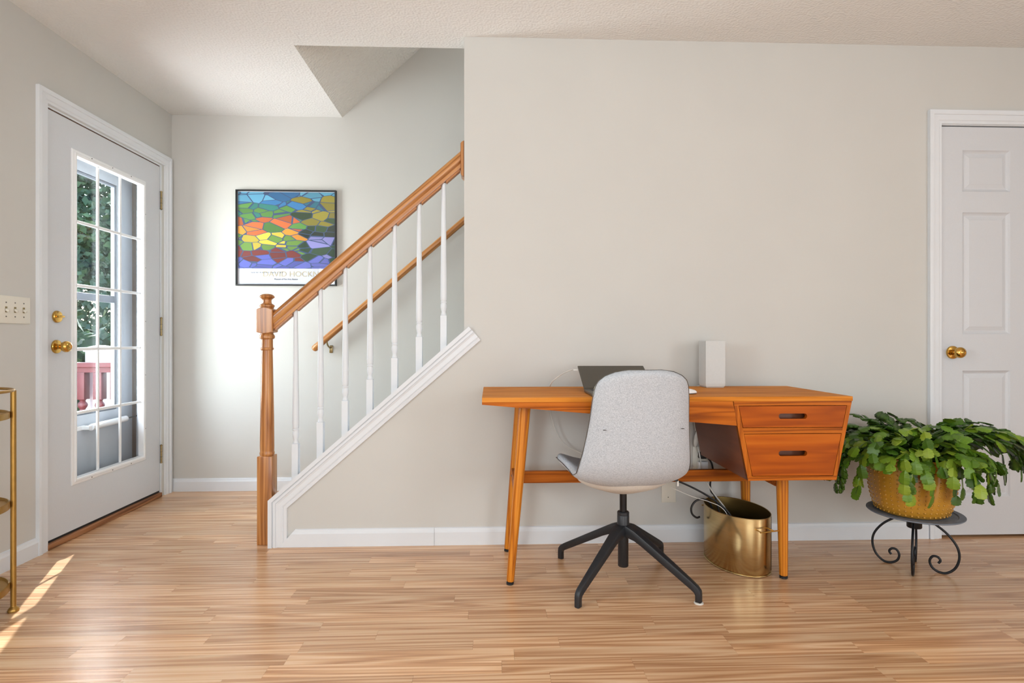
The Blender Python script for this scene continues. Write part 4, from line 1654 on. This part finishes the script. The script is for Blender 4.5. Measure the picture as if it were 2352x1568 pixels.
# upholstered underside bowl
b = BM()
bowl = []
for k, (zz, f_) in enumerate(((0.425, 1.0), (0.405, 0.93), (0.390, 0.80), (0.376, 0.60), (0.362, 0.38), (0.354, 0.22), (0.352, 0.10))):
    bowl.append([b.verts.new((0.198 * f_ * math.cos(t), 0.012 + 0.172 * f_ * math.sin(t), zz)) for t in [2 * PI * i / 40 for i in range(40)]])
for r0, r1 in zip(bowl, bowl[1:]):
    for i in range(40):
        b.faces.new((r0[i], r0[(i + 1) % 40], r1[(i + 1) % 40], r1[i]))
b.faces.new(bowl[-1])
b.faces.new(bowl[0])
bmesh.ops.transform(b, matrix=CR, verts=b.verts)
obj('seat_underside', b, 'chair_under_fabric', ch_, smooth=50)
b = BM()
box(b, -0.0035, 0.0035, -0.0015, 0.0015, -0.022, 0.0, bev=0.001, mtx=CR @ Matrix.Translation((0.182, -0.125, 0.428)))
zp = obj('zipper_pull', b, 'cord_white', ch_)
b = BM()
box(b, -0.006, 0.006, -0.003, 0.003, -0.002, 0.006, mtx=CR @ Matrix.Translation((0.176, -0.125, 0.428)))
obj('slider', b, 'cord_black', zp)
b = BM()
lathe(b, [(0.0145, 0.255), (0.0145, 0.356)], CHX, CHY, 0, n=20)
obj('gas_column', b, 'column_steel', ch_, smooth=True)
b = BM()
lathe(b, [(0.030, 0.20), (0.0265, 0.215), (0.0245, 0.225), (0.0245, 0.262), (0.0230, 0.264), (0.0245, 0.2655), (0.0245, 0.274), (0.022, 0.277), (0.015, 0.277)], CHX, CHY, 0, n=28)
obj('sleeve', b, 'black_steel', ch_, smooth=True)
b = BM()
lathe(b, [(0.020, 0.052), (0.0215, 0.054), (0.0215, 0.20)], CHX, CHY, 0, n=24)
obj('lower_tube', b, 'black_steel', ch_, smooth=True)
FEET = [(0.322, 2.088), (0.775, 2.098), (0.316, 2.556), (0.777, 2.580)]
side = [(0.0, 0.226), (0.030, 0.224), (0.060, 0.212), (0.294, 0.077), (0.314, 0.064), (0.325, 0.050), (0.327, 0.036), (0.327, 0.0), (0.306, 0.0), (0.306, 0.030), (0.302, 0.038), (0.290, 0.046), (0.090, 0.158), (0.060, 0.172), (0.030, 0.178), (0.0, 0.180)]
for k, (fx, fy_) in enumerate(FEET):
    dx, dy = fx - CHX, fy_ - CHY
    rr = math.hypot(dx, dy)
    kx = rr / 0.3165
    mt = Matrix.Translation((CHX, CHY, 0)) @ Matrix.Rotation(math.atan2(dy, dx), 4, 'Z')
    b = BM()
    A = []
    for s_ in (-1, 1):
        A.append([b.verts.new((p[0] * kx, s_ * (0.0225 - 0.011 * min(1, p[0] / 0.30)), p[1] + (0.005 if (k == 1 and p[1] < 0.001) else 0))) for p in side])
    b.faces.new(A[0])
    b.faces.new(A[1][::-1])
    for i in range(len(side)):
        j = (i + 1) % len(side)
        b.faces.new((A[0][i], A[0][j], A[1][j], A[1][i]))
    bmesh.ops.recalc_face_normals(b, faces=b.faces)
    bmesh.ops.bevel(b, geom=[e for e in b.edges if (e.verts[0].co.y * e.verts[1].co.y) > 0 and max(e.verts[0].co.x, e.verts[1].co.x) > 0.001], offset=0.005, segments=2, affect='EDGES', profile=0.5)
    bmesh.ops.transform(b, matrix=mt, verts=b.verts)
    lg = obj('leg', b, 'black_steel', ch_, smooth=True)
    if k == 1:
        b = BM()
        lathe(b, [(0.0155, 0.0), (0.0175, 0.002), (0.0165, 0.006), (0.011, 0.007)], fx, fy_, 0, n=16)
        tag(obj('felt_pad', b, 'felt_white', lg, smooth=True), 'white felt pad')

# ------------------------------------------------------------------ plant stand
SX, SY = 1.822, 2.388
ps = empty('plant_stand', (SX, SY, 0), 'black scrolled iron plant stand with a round slate plate', 'plant stand')
b = BM()
lathe(b, [(0.001, 0.2400), (0.150, 0.2400), (0.174, 0.2405), (0.1775, 0.2435), (0.1770, 0.2465), (0.172, 0.2470), (0.1535, 0.2470), (0.1500, 0.2440), (0.001, 0.2440)], SX, SY, 0, n=72)
obj('plate', b, 'slate_plate', ps, smooth=True)
b = BM()
lathe(b, [(0.026, 0.176), (0.028, 0.179), (0.028, 0.2385), (0.001, 0.2385)], SX, SY, 0, n=28)
obj('hub', b, 'iron_black', ps, smooth=True)
lprof = [(0.030, 0.232), (0.062, 0.211), (0.112, 0.172), (0.145, 0.125), (0.153, 0.080), (0.140, 0.035), (0.112, 0.0075), (0.085, 0.0055), (0.062, 0.020), (0.0535, 0.045), (0.063, 0.066), (0.080, 0.068), (0.090, 0.055), (0.083, 0.042)]
for a_ in (50, 140, 230, 320):
    b = BM()
    ca, sa = math.cos(R(a_)), math.sin(R(a_))
    tube(b, [(SX + r_ * ca, SY + r_ * sa, z_) for r_, z_ in lprof], 0.0048, 10, sub=6)
    obj('leg', b, 'iron_black', ps, smooth=True)

# ------------------------------------------------------------------ potted cactus
pt = empty('potted_cactus', (SX, SY, 0.244), 'arching green holiday cactus in a mustard hobnail pot', 'potted plant')
PT0 = 0.2445
PH = 0.240


def pot_r(z):
    t = (z - PT0) / PH
    return 0.130 + 0.034 * (1 - (1 - min(1, max(0, t))) ** 3.0)


b = BM()
SX -= 0.014
prf = [(0.110, PT0), (0.122, PT0 + 0.002), (0.128, PT0 + 0.008)] + [(pot_r(PT0 + PH * k / 12), PT0 + PH * k / 12) for k in range(1, 13)] + [(0.165, PT0 + PH + 0.004), (0.162, PT0 + PH + 0.006), (0.158, PT0 + PH + 0.004), (0.154, PT0 + PH - 0.030), (0.001, PT0 + PH - 0.032)]
lathe(b, prf, SX, SY, 0, n=64)
pot = obj('pot', b, 'mustard_glaze', pt, smooth=True)
b = BM()
for r_ in range(13):
    zz = PT0 + 0.014 + 0.0182 * r_
    nst = 40
    for k in range(nst):
        t = 2 * PI * k / nst
        rr = pot_r(zz) - 0.001
        mt = dir_mtx((SX + rr * math.cos(t), SY + rr * math.sin(t), zz), (math.cos(t), math.sin(t), 0))
        lathe(b, [(0.0046, 0.0), (0.0040, 0.0022), (0.0022, 0.0038), (0.0004, 0.0042)], n=8, mtx=mt)
obj('studs', b, 'mustard_glaze', pot, smooth='all', kind='stuff')
b = BM()
lathe(b, [(0.152, 0.0), (0.10, 0.008), (0.04, 0.012), (0.001, 0.012)], SX, SY, PT0 + PH - 0.0295, n=32)
obj('soil', b, 'soil_dark', pt, smooth=True)


def leaf_mesh(L_, W, curl):
    bm = BM()
    outl = [(0.0, 0.10), (0.10, 0.24), (0.26, 0.42), (0.34, 0.48), (0.36, 0.41), (0.52, 0.50), (0.66, 0.54), (0.69, 0.45), (0.84, 0.48), (0.90, 0.47), (0.93, 0.34), (1.0, 0.26), (0.985, 0.10)]
    rows = []
    for t, w_ in outl:
        z_ = -curl * t * t * L_
        rows.append([bm.verts.new((-w_ * W, t * L_, z_ - 0.0016)), bm.verts.new((0, t * L_, z_ + 0.0022)), bm.verts.new((w_ * W, t * L_, z_ - 0.0016)), bm.verts.new((0, t * L_, z_ - 0.0012))])
    for r0, r1 in zip(rows, rows[1:]):
        for i in range(4):
            bm.faces.new((r0[i], r0[(i + 1) % 4], r1[(i + 1) % 4], r1[i]))
    bm.faces.new(rows[0])
    bm.faces.new(rows[-1])
    bmesh.ops.recalc_face_normals(bm, faces=bm.faces)
    me = bpy.data.meshes.new('leaf')
    bm.to_mesh(me)
    bm.free()
    me.materials.append(MATS['cactus_leaf'])
    return me


leafs = [leaf_mesh(0.045, 0.040, 0.10), leaf_mesh(0.050, 0.044, 0.18), leaf_mesh(0.040, 0.036, 0.05), leaf_mesh(0.054, 0.042, 0.25)]
LLEN = [0.045, 0.050, 0.040, 0.054]
rl = random.Random(5)
segs = []


def chain(az, r0, z0, el, n, droop, wob=0.22, start=None, fork=0.30):
    p = start.copy() if start is not None else Vector((SX + r0 * math.cos(az), SY + r0 * math.sin(az), z0 + 0.048))
    a_ = az
    for i in range(n):
        d = Vector((math.cos(el) * math.cos(a_), math.cos(el) * math.sin(a_), math.sin(el)))
        k = rl.randrange(4)
        sidev = Vector((-math.sin(a_), math.cos(a_), 0))
        nrm = sidev.cross(d) * -1
        if nrm.z < 0 and abs(nrm.z) > 0.05:
            nrm = -nrm
        roll = rl.uniform(-0.8, 0.8)
        xax = d.cross(nrm).normalized()
        nn = (nrm * math.cos(roll) + xax * math.sin(roll)).normalized()
        xx = d.cross(nn).normalized()
        mt = Matrix((xx, d, nn)).transposed().to_4x4()
        mt.translation = p
        q = p + d * (LLEN[k] * 0.90)
        lim = 1.435 if q.z > 0.42 else 1.40
        rad = math.hypot(q.x - SX, q.y - SY)
        inside = q.z < 0.492 and rad < pot_r(min(q.z, 0.48)) + 0.014
        if q.x < lim or q.y > 2.70:
            break
        if inside:
            dirx = Vector((q.x - SX, q.y - SY, 0)).normalized()
            q += dirx * (pot_r(min(q.z, 0.48)) + 0.016 - rad)
            d2_ = (q - p).normalized()
            mt = mt.copy()
            xx = d2_.cross(nn).normalized()
            n3 = xx.cross(d2_).normalized()
            mt = Matrix((xx, d2_, n3)).transposed().to_4x4()
            mt.translation = p
        if q.z > 0.05:
            segs.append((mt, k, p.copy()))
        p = q
        if fork and i >= 1 and rl.random() < fork:
            chain(a_ + rl.choice((-1, 1)) * rl.uniform(0.45, 0.9), 0, 0, el - rl.uniform(-0.1, 0.25), max(1, n - i - 2), droop, wob, start=p, fork=0)
        el -= droop * rl.uniform(0.7, 1.3)
        el = max(el, -1.45)
        a_ += rl.uniform(-wob, wob)


for i in range(46):
    az = 2 * PI * (i / 46) + rl.uniform(-0.1, 0.1)
    chain(az, rl.uniform(0.03, 0.13), 0.43 + rl.uniform(0, 0.02), rl.uniform(0.55, 1.40), rl.choice((5, 6, 7, 8)), rl.uniform(0.26, 0.42))
for i in range(26):
    az = rl.uniform(0, 2 * PI)
    chain(az, rl.uniform(0.0, 0.08), 0.44, rl.uniform(0.95, 1.5), rl.choice((4, 5, 6)), rl.uniform(0.16, 0.34), 0.25)
for i in range(13):                                # the long arms reaching to the right
    az = rl.uniform(-0.55, 0.10)
    chain(az, rl.uniform(0.08, 0.13), 0.46, rl.uniform(0.50, 0.90), rl.choice((9, 10, 11, 12)), rl.uniform(0.15, 0.21), 0.12, None, 0.2)
for i in range(24):                                # short arms spilling over the near rim
    az = rl.uniform(-3.0, -0.5)
    chain(az, rl.uniform(0.09, 0.135), 0.44, rl.uniform(0.35, 0.95), rl.choice((3, 4, 5, 6)), rl.uniform(0.36, 0.55))
for i in range(14):                                # arms hanging on the left
    az = rl.uniform(2.4, 3.7)
    chain(az, rl.uniform(0.10, 0.135), 0.45, rl.uniform(0.3, 0.9), rl.choice((6, 7, 8)), rl.uniform(0.30, 0.42), 0.1)
segs.sort(key=lambda s_: s_[2].y * 1.0 + s_[2].x * 0.35 - s_[2].z * 0.25)
base_loc = wpos(pt)
for k, (mt, m_i, p) in enumerate(segs[:300]):
    o = bpy.data.objects.new('leaf', leafs[m_i])
    C.objects.link(o)
    o.parent = pt
    m2 = mt.copy()
    m2.translation = mt.translation - base_loc
    o.matrix_local = m2
b = BM()
for (mt, m_i, p) in segs[300:]:
    t_ = BM()
    t_.from_mesh(leafs[m_i])
    bmesh.ops.transform(t_, matrix=mt, verts=t_.verts)
    me = bpy.data.meshes.new('tmp')
    t_.to_mesh(me)
    t_.free()
    b.from_mesh(me)
    bpy.data.meshes.remove(me)
obj('leaf_mass', b, 'cactus_leaf', pt, smooth='all', kind='stuff')

# ------------------------------------------------------------------ beyond the entry door: storm door, deck, trees
sd = empty('storm_door', (-2.205, 3.2, 0), 'pale storm door with a tall window seen through the entry door glass', 'storm door')
X0s, X1s = -2.222, -2.192
b = BM()
box(b, X0s, X1s, 2.756, 2.875, 0.03, 2.05)
box(b, X0s, X1s, 3.435, 3.575, 0.03, 2.05)
box(b, X0s, X1s, 2.875, 3.435, 1.885, 2.05)
box(b, X0s, X1s, 2.875, 3.435, 0.03, 0.578)
obj('frame', b, 'storm_white', sd)
b = BM()
for (ya, yb_, za, zb) in ((2.8755, 2.893, 0.5785, 1.8845), (3.417, 3.4345, 0.5785, 1.8845), (2.893, 3.417, 1.197, 1.237), (2.893, 3.417, 1.872, 1.8845), (2.893, 3.417, 0.5785, 0.592)):
    box(b, X0s + 0.004, X1s - 0.004, ya, yb_, za, zb, bev=0.002)
obj('sash', b, 'aluminium_grey', sd)
for za, zb in ((0.592, 1.197), (1.237, 1.872)):
    b = BM()
    box(b, -2.208, -2.205, 2.893, 3.417, za, zb)
    obj('pane', b, 'storm_glass', sd)
cl = BM()
tube(cl, [(-2.155, 3.16, 0.510), (-2.155, 3.455, 0.517)], 0.0175, 14)
clo = obj('closer', cl, 'pvc_white', sd, smooth=True)
cl = BM()
tube(cl, [(-2.155, 3.455, 0.517), (-2.155, 3.56, 0.520)], 0.004, 8)
obj('closer_rod', cl, 'screw_steel', clo, smooth=True)
cl = BM()
box(cl, -2.19, -2.150, 3.135, 3.165, 0.500, 0.520, bev=0.002)
box(cl, -2.192, -2.186, 3.06, 3.16, 0.498, 0.522, bev=0.002)
obj('closer_bracket', cl, 'pvc_white', clo)
b = BM()
box(b, -2.26, -2.217, 3.578, 3.70, 0.0, 2.10)
box(b, -2.26, -2.217, 2.66, 2.753, 0.0, 2.10)
box(b, -2.26, -2.217, 2.66, 3.70, 2.055, 2.14)
struct('trim_2', b, 'jamb_taupe', 'taupe outer frame around the storm door')
b = BM()
box(b, -2.190, XL - 0.064, 3.640, 3.6505, 0.03, D1Z - 0.01)
struct('trim_3', b, 'jamb_tan', 'bare tan wood strip on the door jamb')

b = BM()
box(b, -60, WX0 - 0.02, -30, 60, -0.75, -0.62)
lw = struct('ground', b, 'lawn', 'green lawn outside the entry door')
dkk = empty('deck', (-3.4, 3.2, -0.12), 'red-brown wooden deck outside the entry door', 'deck')
dbm = None
for i in range(22):
    b = BM()
    box(b, -5.2, -2.262, 1.6 + 0.14 * i, 1.735 + 0.14 * i, -0.15, -0.115)
    obj('board', b, 'deck_board', dkk)
b = BM()
for xx in (-5.1, -3.8, -2.4):
    for yy in (1.7, 3.2, 4.6):
        box(b, xx - 0.05, xx + 0.05, yy - 0.05, yy + 0.05, -0.62, -0.15)
obj('deck_posts', b, 'deck_board', dkk)
dr_ = empty('deck_railing', (-3.7, 4.4, -0.115), 'red painted deck railing with turned balusters', 'railing')
b = BM()
box(b, -5.1, -2.30, 4.35, 4.45, 0.776, 0.812, bev=0.004)
box(b, -5.1, -2.30, 4.375, 4.425, 0.737, 0.776)
obj('top_rail', b, 'deck_red', dr_)
b = BM()
box(b, -5.1, -2.30, 4.375, 4.425, -0.03, 0.02)
obj('bottom_rail', b, 'deck_red', dr_)
b = BM()
box(b, -0.031, 0.031, -0.031, 0.031, 0.535, 0.737, bev=0.002)
box(b, -0.031, 0.031, -0.031, 0.031, 0.02, 0.14, bev=0.002)
lathe(b, [(0.028, 0.54), (0.020, 0.528), (0.018, 0.520), (0.030, 0.505), (0.033, 0.49), (0.028, 0.475), (0.018, 0.462), (0.022, 0.45), (0.029, 0.36), (0.026, 0.25), (0.018, 0.17), (0.026, 0.14)], 0, 0, 0, n=16)
b0 = None
for k in range(-16, 6):
    loc = (-3.06 + 0.125 * k, 4.4, 0)
    if loc[0] < -5.05 or loc[0] > -2.36:
        continue
    if b0 is None:
        b0 = obj('baluster', b, 'deck_red', dr_, smooth=30, origin=(0, 0, 0))
        b0.location = Vector(loc) - wpos(dr_)
        WORG[b0.name] = Vector(loc)
    else:
        copy_obj(b0, loc, dr_)
pp_ = empty('porch_post', (-3.035, 4.56, -0.115), 'thick white post with a domed cap beyond the red railing', 'post')
b = BM()
box(b, -3.105, -2.965, 4.49, 4.63, -0.115, 0.905, bev=0.003)
obj('shaft', b, 'pvc_white', pp_)
b = BM()
lathe(b, [(0.11, 0.890), (0.112, 0.905), (0.10, 0.918), (0.07, 0.930), (0.03, 0.938), (0.001, 0.940)], -3.035, 4.56, 0, n=24)
obj('cap', b, 'pvc_white', pp_, smooth=True)


def tree(x, y, h, r, mat, label, seed, n=2600, size=0.30):
    e = empty('tree', (x, y, -0.62), label, 'tree', 'trees behind the deck')
    q = random.Random(seed)
    bm = BM()
    tube(bm, [(x, y, -0.62), (x + 0.1, y, h * 0.4), (x, y + 0.1, h * 0.8)], lambda t: 0.20 * (1 - 0.8 * t) + 0.02, 10, sub=4)
    for k in range(7):
        z_ = h * (0.25 + 0.08 * k)
        a2 = q.uniform(0, 2 * PI)
        tube(bm, [(x, y, z_), (x + 0.5 * r * math.cos(a2), y + 0.5 * r * math.sin(a2), z_ + 0.5)], 0.05, 6)
    obj('trunk', bm, 'bark', e, smooth=True)
    bm = BM()
    cl_ = [(Vector((x + max(-1, min(1, q.gauss(0, 0.5))) * r, y + max(-1, min(1, q.gauss(0, 0.5))) * r, q.uniform(-0.1, h))), q.uniform(0.4, 0.9)) for _ in range(90)]
    for _ in range(n):
        c_, cr_ = q.choice(cl_)
        v = Vector((q.gauss(0, 1), q.gauss(0, 1), q.gauss(0, 0.7))).normalized() * cr_ * q.random() ** 0.4
        p = c_ + v
        ro = Euler((q.uniform(0, 6.3), q.uniform(0, 6.3), q.uniform(0, 6.3))).to_matrix()
        s_ = size * q.uniform(0.5, 1.2)
        vs_ = [bm.verts.new(p + ro @ Vector(w_)) for w_ in ((-0.3 * s_, 0, 0), (0, -0.5 * s_, 0.05 * s_), (0.3 * s_, 0, 0), (0, 0.5 * s_, 0.05 * s_))]
        bm.faces.new(vs_)
    obj('crown', bm, mat, e, kind='stuff', recalc=False)
    return e


tree(-9.6, 13.0, 6.6, 1.5, 'tree_leaf', 'tall pale green tree nearest the middle of the door glass', 1, 15000, 0.2)
tree(-15.5, 16.5, 9.0, 1.9, 'tree_leaf', 'broad pale green tree at the left of the door glass', 2, 15000, 0.24)
tree(-11.8, 20.5, 8.4, 1.9, 'tree_leaf', 'green tree farther back to the right of the others', 3, 15000, 0.24)
tree(-4.9, 7.6, 0.75, 0.7, 'tree_leaf_dark', 'low dark green bush just above the red railing', 4, 4200, 0.2)
tree(-9.4, 9.0, 0.9, 0.8, 'tree_leaf_dark', 'low dark green bush left of the other bush', 5, 4200, 0.2)

print('planks', cnt, 'leaf segments', len(segs))
